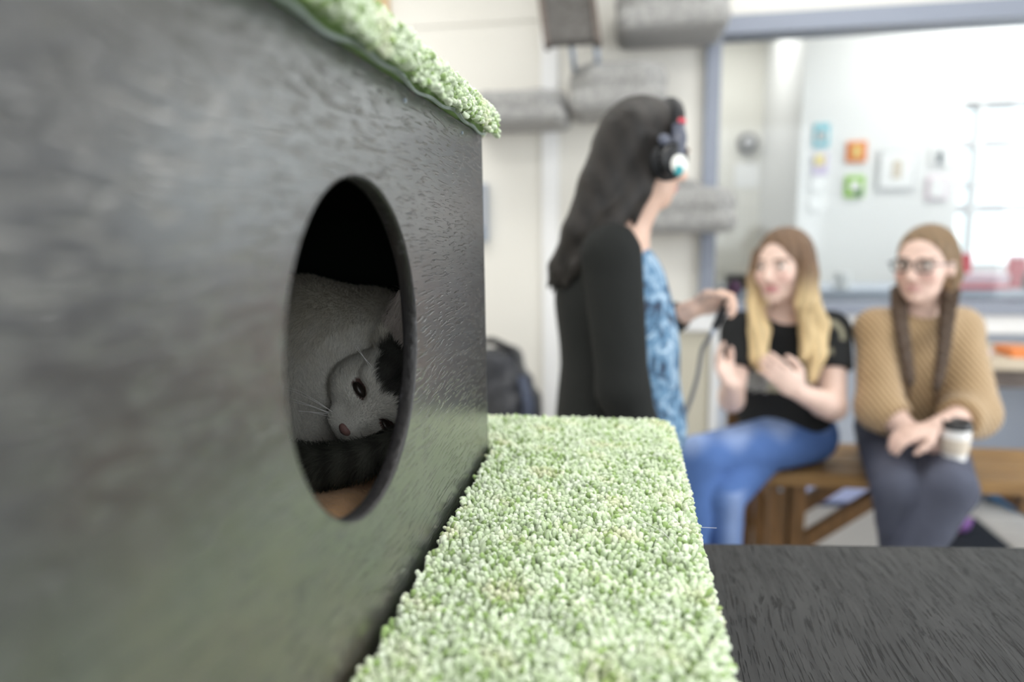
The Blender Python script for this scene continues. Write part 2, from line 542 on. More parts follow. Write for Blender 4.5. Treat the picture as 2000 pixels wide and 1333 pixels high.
# ------------------------------------------------------------------ smooth implicit shapes
class SDF:
    def __init__(self, vox, k=0.02):
        self.vox, self.k, self.p = vox, k, []

    def cone(self, a, b, ra, rb=None, k=None):
        self.p.append(('c', np.array(a, float), np.array(b, float), ra, ra if rb is None else rb, self.k if k is None else k))
        return self

    def chain(self, pts, rad, k=None):
        for i in range(len(pts) - 1):
            self.cone(pts[i], pts[i + 1], rad[i], rad[i + 1], k)
        return self

    def ell(self, c, r, R=None, k=None):
        self.p.append(('e', np.array(c, float), np.array(r, float), np.eye(3) if R is None else np.array(R, float), None, self.k if k is None else k))
        return self

    def box(self, c, h, r, R=None, k=None):
        self.p.append(('b', np.array(c, float), np.array(h, float), np.eye(3) if R is None else np.array(R, float), r, self.k if k is None else k))
        return self

    def cut_ell(self, c, r, R=None, k=0.008):
        self.p.append(('s', np.array(c, float), np.array(r, float), np.eye(3) if R is None else np.array(R, float), None, k))
        return self

    def cut_plane(self, c, n, R=9.0):
        """removes what lies on the side n points to, within a ball of radius R round c."""
        n = np.array(n, float)
        self.p.append(('p', np.array(c, float), n / np.linalg.norm(n), R, None, 0))
        return self

    def bounds(self, q):
        if q[0] == 'c':
            m = max(q[3], q[4])
            return np.minimum(q[1], q[2]) - m, np.maximum(q[1], q[2]) + m
        if q[0] in 'es':
            e = np.sqrt(((q[3] * q[2][None, :]) ** 2).sum(1))
            return q[1] - e, q[1] + e
        if q[0] == 'b':
            e = np.abs(q[3]) @ q[2]
            return q[1] - e, q[1] + e
        return q[1] - q[3], q[1] + q[3]

    def mesh(self):
        vox = self.vox
        bs = [self.bounds(q) for q in self.p if q[0] in 'ceb']
        lo = np.min([b[0] for b in bs], 0) - 3 * vox
        hi = np.max([b[1] for b in bs], 0) + 3 * vox
        n = np.ceil((hi - lo) / vox).astype(int) + 1
        D = np.full(n, 0.2, np.float32)
        ax = [(lo[i] + vox * np.arange(n[i])).astype(np.float32) for i in range(3)]
        for q in self.p:
            b0, b1 = self.bounds(q)
            mg = 4 * vox + q[5] * 1.2
            i0 = np.maximum(np.floor((b0 - mg - lo) / vox).astype(int), 0)
            i1 = np.minimum(np.ceil((b1 + mg - lo) / vox).astype(int) + 1, n)
            if (i1 <= i0).any():
                continue
            sl = tuple(slice(a, b) for a, b in zip(i0, i1))
            P = np.stack(np.meshgrid(*[ax[i][sl[i]] for i in range(3)], indexing='ij'), -1)
            S = D[sl]
            if q[0] == 'p':
                d = (P - q[1].astype(np.float32)) @ q[2].astype(np.float32)
                inside = ((P - q[1].astype(np.float32)) ** 2).sum(-1) < q[3] ** 2
                D[sl] = np.where(inside, np.maximum(S, d), S)
                continue
            if q[0] == 'c':
                a, b = q[1].astype(np.float32), q[2].astype(np.float32)
                ab = b - a
                t = np.clip(((P - a) @ ab) / max(float(ab @ ab), 1e-9), 0, 1)
                d = np.linalg.norm(P - a - t[..., None] * ab, axis=-1) - (q[3] + (q[4] - q[3]) * t)
            elif q[0] in 'es':
                u = (P - q[1].astype(np.float32)) @ q[3].astype(np.float32)
                r = q[2].astype(np.float32)
                k0 = np.linalg.norm(u / r, axis=-1)
                k1 = np.linalg.norm(u / (r * r), axis=-1) + 1e-6
                d = k0 * (k0 - 1) / k1
            else:
                u = np.abs((P - q[1].astype(np.float32)) @ q[3].astype(np.float32)) - (q[2] - q[4]).astype(np.float32)
                d = np.linalg.norm(np.maximum(u, 0), axis=-1) + np.minimum(u.max(-1), 0) - q[4]
            k = max(q[5], 1e-5)
            if q[0] == 's':
                d = -d
                h = np.clip(0.5 - 0.5 * (S - d) / k, 0, 1)
                D[sl] = S * (1 - h) + d * h + k * h * (1 - h)
            else:
                h = np.clip(0.5 + 0.5 * (d - S) / k, 0, 1)
                D[sl] = d * (1 - h) + S * h - k * h * (1 - h)
        # surface nets
        ins = D < 0
        cs = np.zeros(tuple(n - 1), np.int8)
        offs = [(i, j, k) for i in (0, 1) for j in (0, 1) for k in (0, 1)]
        for o in offs:
            cs += ins[o[0]:n[0] - 1 + o[0], o[1]:n[1] - 1 + o[1], o[2]:n[2] - 1 + o[2]]
        act = (cs > 0) & (cs < 8)
        I = np.argwhere(act)
        idx = np.full(act.shape, -1, np.int32)
        idx[act] = np.arange(len(I))
        acc = np.zeros((len(I), 3))
        cnt = np.zeros(len(I))
        for a in range(8):
            for b in range(a + 1, 8):
                oa, ob = np.array(offs[a]), np.array(offs[b])
                if np.abs(oa - ob).sum() != 1:
                    continue
                da = D[tuple((I + oa).T)]
                db = D[tuple((I + ob).T)]
                m = (da < 0) != (db < 0)
                t = np.where(m, da / np.where(m, da - db, 1), 0)
                acc += np.where(m[:, None], oa + t[:, None] * (ob - oa), 0)
                cnt += m
        V = lo + vox * (I + acc / cnt[:, None])
        F = []
        for axn in range(3):
            u, w = (axn + 1) % 3, (axn + 2) % 3
            s0 = [slice(None)] * 3
            s1 = [slice(None)] * 3
            s0[axn] = slice(0, -1)
            s1[axn] = slice(1, None)
            A, B = ins[tuple(s0)], ins[tuple(s1)]
            E = np.argwhere(A != B)
            ok = (E[:, u] > 0) & (E[:, w] > 0) & (E[:, u] < n[u] - 1) & (E[:, w] < n[w] - 1)
            E = E[ok]
            fl = A[tuple(E.T)]
            du, dw = np.zeros(3, int), np.zeros(3, int)
            du[u], dw[w] = 1, 1
            q = np.stack([idx[tuple((E - du - dw).T)], idx[tuple((E - dw).T)], idx[tuple(E.T)], idx[tuple((E - du).T)]], 1)
            q = np.where(fl[:, None], q, q[:, ::-1])
            F.append(q)
        return V, np.concatenate(F)

    def build(self, name, m, parent=None, color=None, relax=2, displace=None):
        V, F = self.mesh()
        # light smoothing of the voxel steps
        for _ in range(relax):
            acc = np.zeros_like(V)
            cnt = np.zeros(len(V))
            for a in range(4):
                for b in (1, 3):
                    np.add.at(acc, F[:, a], V[F[:, (a + b) % 4]])
                    np.add.at(cnt, F[:, a], 1)
            V = V * 0.45 + 0.55 * acc / cnt[:, None]
        if displace is not None:
            V = displace(V)
        c = None
        if color is not None:
            c = color(V) if callable(color) else np.tile(np.array(color, float), (len(V), 1))
        o = quick(name, V, F, m, parent, c)
        return o


def frame_from(f, u):
    """columns: side (to the figure's right), forward, up."""
    f = np.array(f, float)
    f /= np.linalg.norm(f)
    u = np.array(u, float)
    s = np.cross(f, u)
    s /= np.linalg.norm(s)
    u = np.cross(s, f)
    return np.stack([s, f, u], 1)


def lerp(a, b, t):
    return np.array(a) * (1 - t) + np.array(b) * t


def sstep(x, a, b):
    t = np.clip((x - a) / (b - a), 0, 1)
    return t * t * (3 - 2 * t)



# ------------------------------------------------------------------ the room
def struct(mb, name, m, bevel=0.0, label=None, loc=None, parent=None):
    o = mb.build(name, m, parent, bevel, loc=loc)
    if parent is None:
        tag(o, kind='structure', label=label)
    return o


X0, X1, Y0, YW, ZC = -3.0, 3.5, -2.8, 3.6, 2.9
YB = 6.1                       # far wall of the back room
floor = struct(MB().box((X0 - 0.1, Y0 - 0.1, -0.1), (4.1, YB + 0.1, -0.004)), 'floor', M['grout'],
               label='pale tiled floor of the cat lounge')
tile_me = None
TS = 0.45
for ix in range(15):
    for iy in range(15):
        x, y = X0 + 0.05 + ix * TS, Y0 + 0.0 + iy * TS
        if x + TS > X1 + 0.3 or y + TS > YW + 0.5:
            continue
        if tile_me is None:
            t0 = MB().box((0, 0, -0.006), (TS - 0.006, TS - 0.006, 0.0)).build('tile', M['tile'], None)
            tile_me = t0.data
            o = t0
        else:
            o = bpy.data.objects.new('tile', tile_me)
            COL.objects.link(o)
        o.location = (x, y, 0)
        o.parent = floor
struct(MB().box((X0 - 0.1, Y0 - 0.1, ZC), (4.1, YB + 0.1, ZC + 0.1)), 'ceiling', M['ceiling'], label='white ceiling of the cat lounge')
struct(MB().box((X0 - 0.1, Y0 - 0.1, 0), (X0, YB + 0.1, ZC)), 'wall_left', M['wall'], label='cream wall far to the left')
# wall with the inner window
GX0, GX1, GZ0, GZ1 = 0.378, 3.3, 0.85, 2.27
wb = MB()
wb.box((X0, YW, 0), (GX0, YW + 0.12, ZC))
wb.box((GX0, YW, 0), (GX1, YW + 0.12, GZ0))
wb.box((GX0, YW, GZ1), (GX1, YW + 0.12, ZC))
wb.box((GX1, YW, 0), (X1, YW + 0.12, ZC))
struct(wb, 'wall_back', M['wall'], label='cream wall carrying the plush cat shelves and the inner window')
# right wall and rear wall with street windows
wr = MB()
wr.box((X1, Y0, 0), (X1 + 0.12, YW, 0.9)).box((X1, Y0, 2.6), (X1 + 0.12, YW, ZC))
wr.box((X1, Y0, 0.9), (X1 + 0.12, -0.7, 2.6)).box((X1, 2.9, 0.9), (X1 + 0.12, YW, 2.6))
struct(wr, 'wall_right', M['wall_white'], label='white wall with a wide street window out of view to the right')
wf = MB()
wf.box((X0, Y0 - 0.12, 0), (X1, Y0, 0.95)).box((X0, Y0 - 0.12, 2.65), (X1, Y0, ZC))
wf.box((X0, Y0 - 0.12, 0.95), (-0.9, Y0, 2.65)).box((2.7, Y0 - 0.12, 0.95), (X1, Y0, 2.65))
struct(wf, 'wall_front', M['wall_white'], label='white wall with a street window behind the photographer')
for nm, horiz in (('window_3', False), ('window_4', True)):
    a0, a1, z0, z1 = (-0.7, 2.9, 0.9, 2.6) if not horiz else (-0.9, 2.7, 0.95, 2.65)
    fx = MB()
    def bar(u0, u1, w0, w1):
        if not horiz:
            fx.box((X1 + 0.02, u0, w0), (X1 + 0.08, u1, w1))
        else:
            fx.box((u0, Y0 - 0.08, w0), (u1, Y0 - 0.02, w1))
    bar(a0, a1, z0, z0 + 0.06)
    bar(a0, a1, z1 - 0.06, z1)
    for k in range(4):
        u = a0 + (a1 - a0 - 0.06) * k / 3
        bar(u, u + 0.06, z0, z1)
    struct(fx, nm, M['trim_white'], 0.004, label='white street window frame out of view')

# battens, wainscot and trims of the back wall
struct(MB().box((-0.424, YW - 0.022, 0), (-0.338, YW, ZC)), 'trim_1', M['trim_white'], 0.004, 'white vertical wall batten beside the standing woman')
struct(MB().box((X0, YW - 0.012, 2.312), (-0.424, YW, 2.345)), 'trim_2', M['wall'], 0.003, 'thin cream horizontal batten high on the back wall')
struct(MB().box((-1.36, YW - 0.03, 0), (-1.205, YW, ZC)), 'trim_3', M['tan_wood'], 0.004, 'tan wooden door casing behind the cat house')
struct(MB().box((0.08, YW - 0.03, 0), (0.44, YW, 0.757)), 'trim_4', M['wainscot'], 0.004, 'beige wainscot panel under the inner window post')
struct(MB().box((0.445, YW - 0.05, 0), (0.485, YW, 0.757)), 'trim_5', M['trim_white'], 0.003, 'white corner bead at the end of the beige wainscot')
struct(MB().box((0.49, YW - 0.03, 0), (3.4, YW, 0.757)), 'trim_6', M['pale_blue'], 0.004, 'pale blue wainscot behind the bench')
struct(MB().box((0.08, YW - 0.07, 0.757), (3.4, YW, 0.848)), 'trim_7', M['trim_white'], 0.006, 'white ledge board under the inner window')
struct(MB().box((X0, YW - 0.015, 0), (-0.43, YW, 0.1)), 'baseboard_back', M['trim_white'], 0.003, 'white baseboard of the back wall')

# the inner window
w1 = thing('window_1', (GX0, YW, GZ0), 'wide inner window in a blue grey frame behind the seated women', 'window')
w1['kind'] = 'structure'
del w1['category']
MB().box((GX0, YW - 0.04, GZ0), (GX0 + 0.072, YW + 0.14, GZ1)).build('window_post', M['frame'], w1, 0.004)
MB().box((GX1 - 0.072, YW - 0.04, GZ0), (GX1, YW + 0.14, GZ1)).build('window_post', M['frame'], w1, 0.004)
MB().box((GX0 + 0.072, YW - 0.04, 2.185), (GX1 - 0.072, YW + 0.14, GZ1)).build('window_head', M['frame'], w1, 0.004)
MB().box((GX0 + 0.072, YW - 0.10, GZ0), (GX1 - 0.072, YW + 0.14, 0.905)).build('window_sill', M['frame'], w1, 0.004)
MB().box((GX0 + 0.072, YW + 0.05, 0.905), (GX1 - 0.072, YW + 0.058, 2.185)).build('window_pane', M['glass'], w1)

# ------------------------------------------------------------------ the back room seen through the glass
struct(MB().box((X0, YB, 0), (1.24, YB + 0.1, ZC)), 'wall_back_room', M['wall_back'], label='cream far wall of the back room')
YP = 4.8
wp = MB()
wp.box((1.115, YP, 0), (2.06, YP + 0.12, ZC)).box((2.06, YP, 0), (3.2, YP + 0.12, 0.98))
wp.box((2.06, YP, 2.02), (3.2, YP + 0.12, ZC)).box((3.2, YP, 0), (4.0, YP + 0.12, ZC))
wp.box((1.115, YP + 0.12, 0), (1.235, YB, ZC))
struct(wp, 'wall_picture', M['wall_white'], label='white wall of the back room hung with small pictures')
struct(MB().box((4.0, YW + 0.12, 0), (4.1, YP, 0.8)).box((4.0, YW + 0.12, 2.4), (4.1, YP, ZC)), 'wall_back_room_right', M['wall_white'], label='white side wall of the back room')
w2 = thing('window_2', (2.06, YP, 0.98), 'bright white street window at the right end of the picture wall', 'window')
w2['kind'] = 'structure'
del w2['category']
for lo, hi in (((2.06, 0.98), (2.085, 2.02)), ((2.165, 0.98), (2.20, 2.02)), ((3.17, 0.98), (3.2, 2.02)), ((2.68, 0.98), (2.71, 2.02))):
    MB().box((lo[0], YP + 0.02, lo[1]), (hi[0], YP + 0.10, hi[1])).build('window_mullion', M['trim_white'], w2, 0.003)
for z0, z1 in ((0.98, 1.02), (1.34, 1.40), (1.50, 1.535), (1.74, 1.80), (1.98, 2.02)):
    MB().box((2.085, YP + 0.025, z0), (3.17, YP + 0.095, z1)).build('window_rail', M['palegrey'], w2, 0.003)
MB().box((2.085, YP + 0.055, 1.02), (3.17, YP + 0.062, 1.98)).build('window_pane', M['glass'], w2)
counter = thing('counter', (1.9, 4.0, 0), 'long pale blue counter behind the inner window', 'counter')
MB().box((0.55, 3.78, 0.905), (3.6, 4.25, 0.945)).build('worktop', M['pale_blue'], counter, 0.004)
MB().box((0.6, 3.86, 0.0), (3.55, 4.20, 0.905)).build('body', M['trim_white'], counter, 0.004)

# ceiling lamps
for x, y, wh in ((0.1, 0.5, 'above the dark table'), (-1.6, 0.5, 'left of the cat house'), (0.9, 2.5, 'above the bench'),
                 (-1.3, 2.5, 'above the black bag'), (0.0, -1.5, 'behind the photographer')):
    l = thing('ceiling_light', (x, y, ZC), 'white ceiling light panel ' + wh, 'ceiling light', 'ceiling lights of the lounge')
    MB().box((x - 0.62, y - 0.32, ZC - 0.06), (x + 0.62, y + 0.32, ZC)).build('housing', M['trim_white'], l, 0.004)
    MB().box((x - 0.58, y - 0.28, ZC - 0.066), (x + 0.58, y + 0.28, ZC - 0.058)).build('diffuser', M['lamp_glow'], l)
    a = area('lamp_light', (x, y, ZC - 0.075), (1.15, 0.55), 5.6, (0, 0, 0), (1, 0.985, 0.95))
for x, y, wh in ((0.6, 5.3, 'over the alcove of the back room'), (2.2, 4.2, 'over the counter of the back room')):
    l = thing('ceiling_light', (x, y, ZC), 'white ceiling light panel ' + wh, 'ceiling light', 'ceiling lights of the back room')
    MB().box((x - 0.45, y - 0.3, ZC - 0.06), (x + 0.45, y + 0.3, ZC)).build('housing', M['trim_white'], l, 0.004)
    MB().box((x - 0.42, y - 0.27, ZC - 0.066), (x + 0.42, y + 0.27, ZC - 0.058)).build('diffuser', M['lamp_glow'], l)
    area('lamp_light', (x, y, ZC - 0.075), (0.8, 0.5), 14 if y < 5 else 6, (0, 0, 0), (1, 0.99, 0.97))

# pictures in the back room
def picture(lo, hi, m, label, deco=None, frame=None, y=YP):
    t = thing('picture', ((lo[0] + hi[0]) / 2, y, lo[1]), label, 'picture', 'pictures on the back room wall')
    fm = frame or m
    MB().box((lo[0], y - 0.014, lo[1]), (hi[0], y, hi[1])).build('picture_board', fm, t, 0.002)
    if frame:
        w = 0.012
        MB().box((lo[0] + w, y - 0.017, lo[1] + w), (hi[0] - w, y - 0.0135, hi[1] - w)).build('print', m, t)
    for (a, b, c, d, dm) in deco or ():
        W, H = hi[0] - lo[0], hi[1] - lo[1]
        MB().box((lo[0] + a * W, y - 0.020, lo[1] + b * H), (lo[0] + c * W, y - 0.0165, lo[1] + d * H)).build('print_patch', dm, t)


picture((1.19, 1.775), (1.285, 1.92), M['teal'], 'small teal picture nearest the corner of the white wall', ((0.2, 0.25, 0.8, 0.7, M['paper']), (0.3, 0.35, 0.7, 0.6, M['teal'])))
picture((1.195, 1.60), (1.285, 1.735), M['lilac'], 'small lilac and yellow card below the teal picture', ((0.1, 0.45, 0.75, 0.95, M['yellow']),))
picture((1.395, 1.675), (1.515, 1.805), M['orange'], 'bright orange square picture', ((0.35, 0.25, 0.65, 0.8, M['yellow']),))
picture((1.398, 1.455), (1.515, 1.59), M['green'], 'lime green square picture below the orange one', ((0.25, 0.3, 0.75, 0.75, M['paper']), (0.55, 0.05, 0.9, 0.4, M['lime_dark'])))
picture((1.59, 1.495), (1.812, 1.74), M['paper'], 'largest picture, white in a pale grey frame', ((0.38, 0.3, 0.62, 0.75, M['cardboard']),), M['palegrey'])
picture((1.90, 1.64), (2.0, 1.76), M['paper'], 'small white card with a dark figure', ((0.3, 0.15, 0.65, 0.55, M['dark_print']), (0.4, 0.5, 0.55, 0.85, M['dark_print'])))
picture((1.885, 1.43), (2.005, 1.575), M['pinkpaper'], 'pale pink card below the dark figure card', ((0.15, 0.1, 0.85, 0.9, M['paper']),))
for k, (z0, z1) in enumerate(((1.49, 1.60), (1.36, 1.48))):
    o = MB().lathe([(0.001, 0), (0.05, 0.0), (0.055, 0.006), (0.05, 0.012), (0.001, 0.012)], (1.235, YP, (z0 + z1) / 2), 20, (0, -1, 0)).build(
        'paper_disc', M['paper'], None, smooth=False)
    tag(o, ('upper' if k == 0 else 'lower') + ' white paper disc pinned near the wall corner', 'paper disc', 'paper discs by the corner')
# round wall lamp and note on the far cream wall
cl = thing('wall_sconce', (0.995, YB, 1.94), 'small dark round wall fan seen through the glass', 'sconce')
MB().lathe([(0.001, 0), (0.06, 0.0), (0.085, 0.03), (0.08, 0.06), (0.03, 0.075), (0.001, 0.075)], (0.995, YB, 1.96), 20, (0, -1, 0)).build('shade', M['plush_dark'], cl, smooth=True)
MB().lathe([(0.001, 0.074), (0.045, 0.074), (0.03, 0.10), (0.001, 0.105)], (0.995, YB, 1.96), 16, (0, -1, 0)).build('bulb_cover', M['palegrey'], cl, smooth=True)
tag(MB().box((0.90, YB - 0.006, 1.60), (1.10, YB, 1.80)).build('wall_notice', M['paper'], None), 'white paper notice below the round wall fan', 'notice')

# grey box on the back wall beside the cat house edge
o = thing('wall_box', (-0.80, YW, 1.22), 'grey box on the wall at the cat house edge', 'wall box')
MB().box((-0.90, YW - 0.05, 1.22), (-0.712, YW, 1.52)).build('casing', M['steel'], o, 0.006)
MB().box((-0.885, YW - 0.058, 1.30), (-0.727, YW - 0.048, 1.50)).build('cover', M['palegrey'], o, 0.003)

# ------------------------------------------------------------------ cat furniture in the foreground
# low dark table that carries everything in the foreground; its far edge is not cut quite square
def edge_y(x):
    return 0.913 + 0.103 * (x - 0.116)


tb = thing('dark_table', (0.2, 0.3, 0), 'dark weathered wooden table carrying the cat house', 'table')
ZT = 0.85
xa, xb, ya = -0.85, 1.35, -0.45
MB().hexa([(xa, ya, ZT - 0.03), (xb, ya, ZT - 0.03), (xb, edge_y(xb), ZT - 0.03), (xa, edge_y(xa), ZT - 0.03)],
          [(xa, ya, ZT), (xb, ya, ZT), (xb, edge_y(xb), ZT), (xa, edge_y(xa), ZT)]).build('table_top', M['board'], tb, 0.002)
for x, y in ((xa + 0.05, ya + 0.05), (xb - 0.12, ya + 0.05), (xb - 0.12, 0.86), (xa + 0.05, 0.70)):
    MB().box((x, y, 0), (x + 0.07, y + 0.07, ZT - 0.03)).build('leg', M['board'], tb, 0.003)
MB().box((xa + 0.06, ya + 0.06, ZT - 0.13), (xb - 0.06, ya + 0.085, ZT - 0.03)).build('apron', M['board'], tb, 0.002)
MB().box((xa + 0.06, 0.755, ZT - 0.13), (xb - 0.06, 0.78, ZT - 0.03)).build('apron', M['board'], tb, 0.002)


def tufts(base, nrm, rad, length, cols, sides=6):
    """one lumpy yarn end per base point."""
    n = len(base)
    rr = np.array([0.70, 1.05, 0.90])
    tt = np.array([0.0, 0.55, 0.88])
    # neighbouring ends lean together in small clumps
    q = base * 95.0
    lean = np.stack([np.sin(q[:, 0] * 1.3 + 2 * np.sin(q[:, 1] * 0.9)), np.cos(q[:, 1] * 1.1 + 2 * np.sin(q[:, 0] * 0.8)), 0 * q[:, 0]], 1)
    nrm = nrm + lean * 0.30 + rng.normal(0, 0.34, nrm.shape)
    nrm /= np.linalg.norm(nrm, axis=1)[:, None]
    ref = np.where(np.abs(nrm[:, 2:3]) < 0.8, np.array([[0, 0, 1.0]]), np.array([[1.0, 0, 0]]))
    U = np.cross(nrm, ref)
    U /= np.linalg.norm(U, axis=1)[:, None]
    W = np.cross(nrm, U)
    ph = rng.uniform(0, 6.28, n)
    V = np.zeros((n, 3 * sides + 1, 3))
    for i in range(3):
        for k in range(sides):
            a = ph + 2 * math.pi * k / sides + i * 0.5
            r = rad * rr[i] * rng.uniform(0.78, 1.2, n)
            V[:, i * sides + k] = base + nrm * (length * tt[i])[:, None] + (r * np.cos(a))[:, None] * U + (r * np.sin(a))[:, None] * W
    V[:, -1] = base + nrm * length[:, None] * 1.02
    F = []
    for i in range(2):
        for k in range(sides):
            a, b, c, d = i * sides + k, i * sides + (k + 1) % sides, (i + 1) * sides + (k + 1) % sides, (i + 1) * sides + k
            F += [(a, b, c), (a, c, d)]
    for k in range(sides):
        F.append((2 * sides + k, 2 * sides + (k + 1) % sides, 3 * sides))
    F = np.array(F)
    m = 3 * sides + 1
    Fa = (F[None] + (np.arange(n) * m)[:, None, None]).reshape(-1, 3)
    return V.reshape(-1, 3), Fa, np.repeat(cols, m, 0)


def yarn_colors(P):
    n = len(P)
    a, b, c = np.array([0.49, 0.61, 0.36]), np.array([0.78, 0.86, 0.69]), np.array([0.31, 0.44, 0.17])
    t = rng.uniform(0, 1, n)[:, None]
    col = a * (1 - t) + b * t
    dk = (rng.uniform(0, 1, n) < 0.16)[:, None]
    col = np.where(dk, c * rng.uniform(0.8, 1.2, n)[:, None], col)
    w = np.zeros(n)
    for k in range(7):
        d = rng.normal(0, 1, 2)
        w += np.sin((P[:, :2] @ (d / np.linalg.norm(d))) * rng.uniform(40, 170) + rng.uniform(0, 6))
    col = col * (1 + 0.035 * w)[:, None]
    soil = np.clip(w / 7 - 0.12, 0, 0.5)[:, None]
    return np.clip(col * (1 - soil * np.array([0.25, 0.4, 0.5])), 0.02, 0.95)


def jitter_grid(u0, u1, v0, v1, s):
    nu, nv = max(1, int((u1 - u0) / s)), max(1, int((v1 - v0) / (s * 0.9)))
    u, v = np.meshgrid(np.arange(nu), np.arange(nv), indexing='ij')
    U = u0 + (u + 0.5 + 0.5 * (v % 2) + rng.uniform(-0.36, 0.36, u.shape)) * (u1 - u0) / nu
    V = v0 + (v + 0.5 + rng.uniform(-0.36, 0.36, u.shape)) * (v1 - v0) / nv
    return U.ravel(), V.ravel()


def pile(name, parent, x0, x1, y0, y1, zt, rnd, edges, s, drop=0.0, rad=0.0024, ln=0.0085, coarse_top=None):
    """carpet pile over a pad whose top is zt and whose edges ('+x', '+y', '-y', '-x') roll down with radius rnd."""
    B, Nn = [], []
    U, V = jitter_grid(x0, x1, y0, y1, coarse_top or s)
    B.append(np.stack([U, V, np.full_like(U, zt)], 1))
    Nn.append(np.tile([0, 0, 1.0], (len(U), 1)))
    for e in edges:
        ln_e = (y1 - y0) if e[1] == 'x' else (x1 - x0)
        arc = rnd * math.pi / 2 + drop
        U, A = jitter_grid(0, ln_e, 0, arc, s)
        th = np.minimum(A / rnd, math.pi / 2)
        dz = np.maximum(A - rnd * math.pi / 2, 0)
        out, upn = np.sin(th), np.cos(th)
        sg = 1 if e[0] == '+' else -1
        if e[1] == 'x':
            xe = x1 if sg > 0 else x0
            B.append(np.stack([xe + sg * rnd * out, y0 + U, zt - rnd + rnd * upn - dz], 1))
            Nn.append(np.stack([sg * out, 0 * out, upn], 1))
        else:
            ye = y1 if sg > 0 else y0
            B.append(np.stack([x0 + U, ye + sg * rnd * out, zt - rnd + rnd * upn - dz], 1))
            Nn.append(np.stack([0 * out, sg * out, upn], 1))
    B, Nn = np.concatenate(B), np.concatenate(Nn)
    n = len(B)
    V, F, C = tufts(B, Nn, rng.uniform(0.7, 1.3, n) * rad, rng.uniform(0.62, 1.3, n) * ln, yarn_colors(B))
    o = quick(name, V, F, M['pile'], parent, C)
    o['kind'] = 'stuff'
    return o


# carpeted step the cat house stands on
st = thing('carpeted_step', (-0.3, 0.43, ZT), 'step with pale green carpet in front of the cat house', 'cat step')
MB().box((-0.66, -0.12, ZT), (0.044, 0.925, 0.985)).build('step_body', M['house'], st, 0.002)
cp = MB().box((-0.158, -0.13, 0.985), (0.052, 0.940, 1.006)).build('carpet', M['pad'], st, 0.006)
MB().box((-0.66, 0.806, 0.985), (-0.158, 0.940, 1.006)).build('carpet', M['pad'], st, 0.006)
pile('carpet_pile', st, -0.157, 0.054, -0.13, 0.942, 1.008, 0.011, ('+x', '+y'), 0.0040, drop=0.008)
pile('carpet_pile', st, -0.66, -0.157, 0.808, 0.942, 1.008, 0.011, ('+y',), 0.0046, drop=0.008)
# stray white hairs on the carpet
hr = MB()
hr.tube([(0.015, 0.60, 1.0175), (0.035, 0.575, 1.0185), (0.047, 0.545, 1.018), (0.051, 0.520, 1.0165)], 0.00025, 5)
hr.tube([(0.060, 0.60, 1.012), (0.070, 0.592, 1.016), (0.083, 0.588, 1.018)], 0.00015, 5)
hr.tube([(-0.04, 0.70, 1.0175), (-0.02, 0.712, 1.019), (0.0, 0.705, 1.018)], 0.00018, 5)
tag(hr.build('cat_hair', M['whisker'], None), 'stray pale cat hairs lying on the green carpet', 'cat hair', kind='stuff')

# cat house
HX0, HX1, HY0, HY1, HZ0, HZ1 = -0.64, -0.164, 0.03, 0.80, 0.985, 1.388
T = 0.012
ho = thing('cat_house', (-0.4, 0.42, HZ0), 'black wooden cat house with a round door and green carpet roof', 'cat house')


def holed_panel(x_out, x_in, cy, cz, r, parent):
    """side panel with a round, slightly eased opening."""
    n = 96
    ang = np.array([2 * math.pi * k / n for k in range(n)])
    corners = [math.atan2(z - cz, y - cy) for y in (HY0, HY1) for z in (HZ0, HZ1)]
    for c in corners:
        i = np.argmin(np.abs((ang - c + math.pi) % (2 * math.pi) - math.pi))
        ang[i] = c % (2 * math.pi)
    ang.sort()
    def outer(a):
        dy, dz = math.cos(a), math.sin(a)
        ts = []
        if dy > 1e-9: ts.append((HY1 - cy) / dy)
        if dy < -1e-9: ts.append((HY0 - cy) / dy)
        if dz > 1e-9: ts.append((HZ1 - cz) / dz)
        if dz < -1e-9: ts.append((HZ0 - cz) / dz)
        t = min(ts)
        return cy + dy * t, cz + dz * t
    def ring(x, rr):
        return [(x, cy + rr * math.cos(a), cz + rr * math.sin(a)) for a in ang]
    rings = [[(x_out, *outer(a)) for a in ang],
             ring(x_out, r + 0.0022), ring(x_out - 0.0006, r + 0.0006), ring(x_out - 0.0022, r),
             ring(x_in + 0.0022, r), ring(x_in + 0.0006, r + 0.0006), ring(x_in, r + 0.0022),
             [(x_in, *outer(a)) for a in ang]]
    def strip(sel, name, m, par):
        mb = MB()
        v = [p for i in sel for p in rings[i]]
        f = []
        for i in range(len(sel) - 1):
            for k in range(n):
                k2 = (k + 1) % n
                f.append((i * n + k, i * n + k2, (i + 1) * n + k2, (i + 1) * n + k))
        mb.add(v, f)
        return mb.build(name, m, par)
    p = strip([1, 0, 7, 6], 'side_panel', M['house'], parent)
    q = strip([6, 5, 4, 3, 2, 1], 'door_rim', M['rim'], p)
    for poly in q.data.polygons:
        poly.use_smooth = True
    for o in (p, q):
        me = o.data
        import bmesh
        bm = bmesh.new()
        bm.from_mesh(me)
        bmesh.ops.recalc_face_normals(bm, faces=bm.faces)
        bm.to_mesh(me)
        bm.free()
    return p


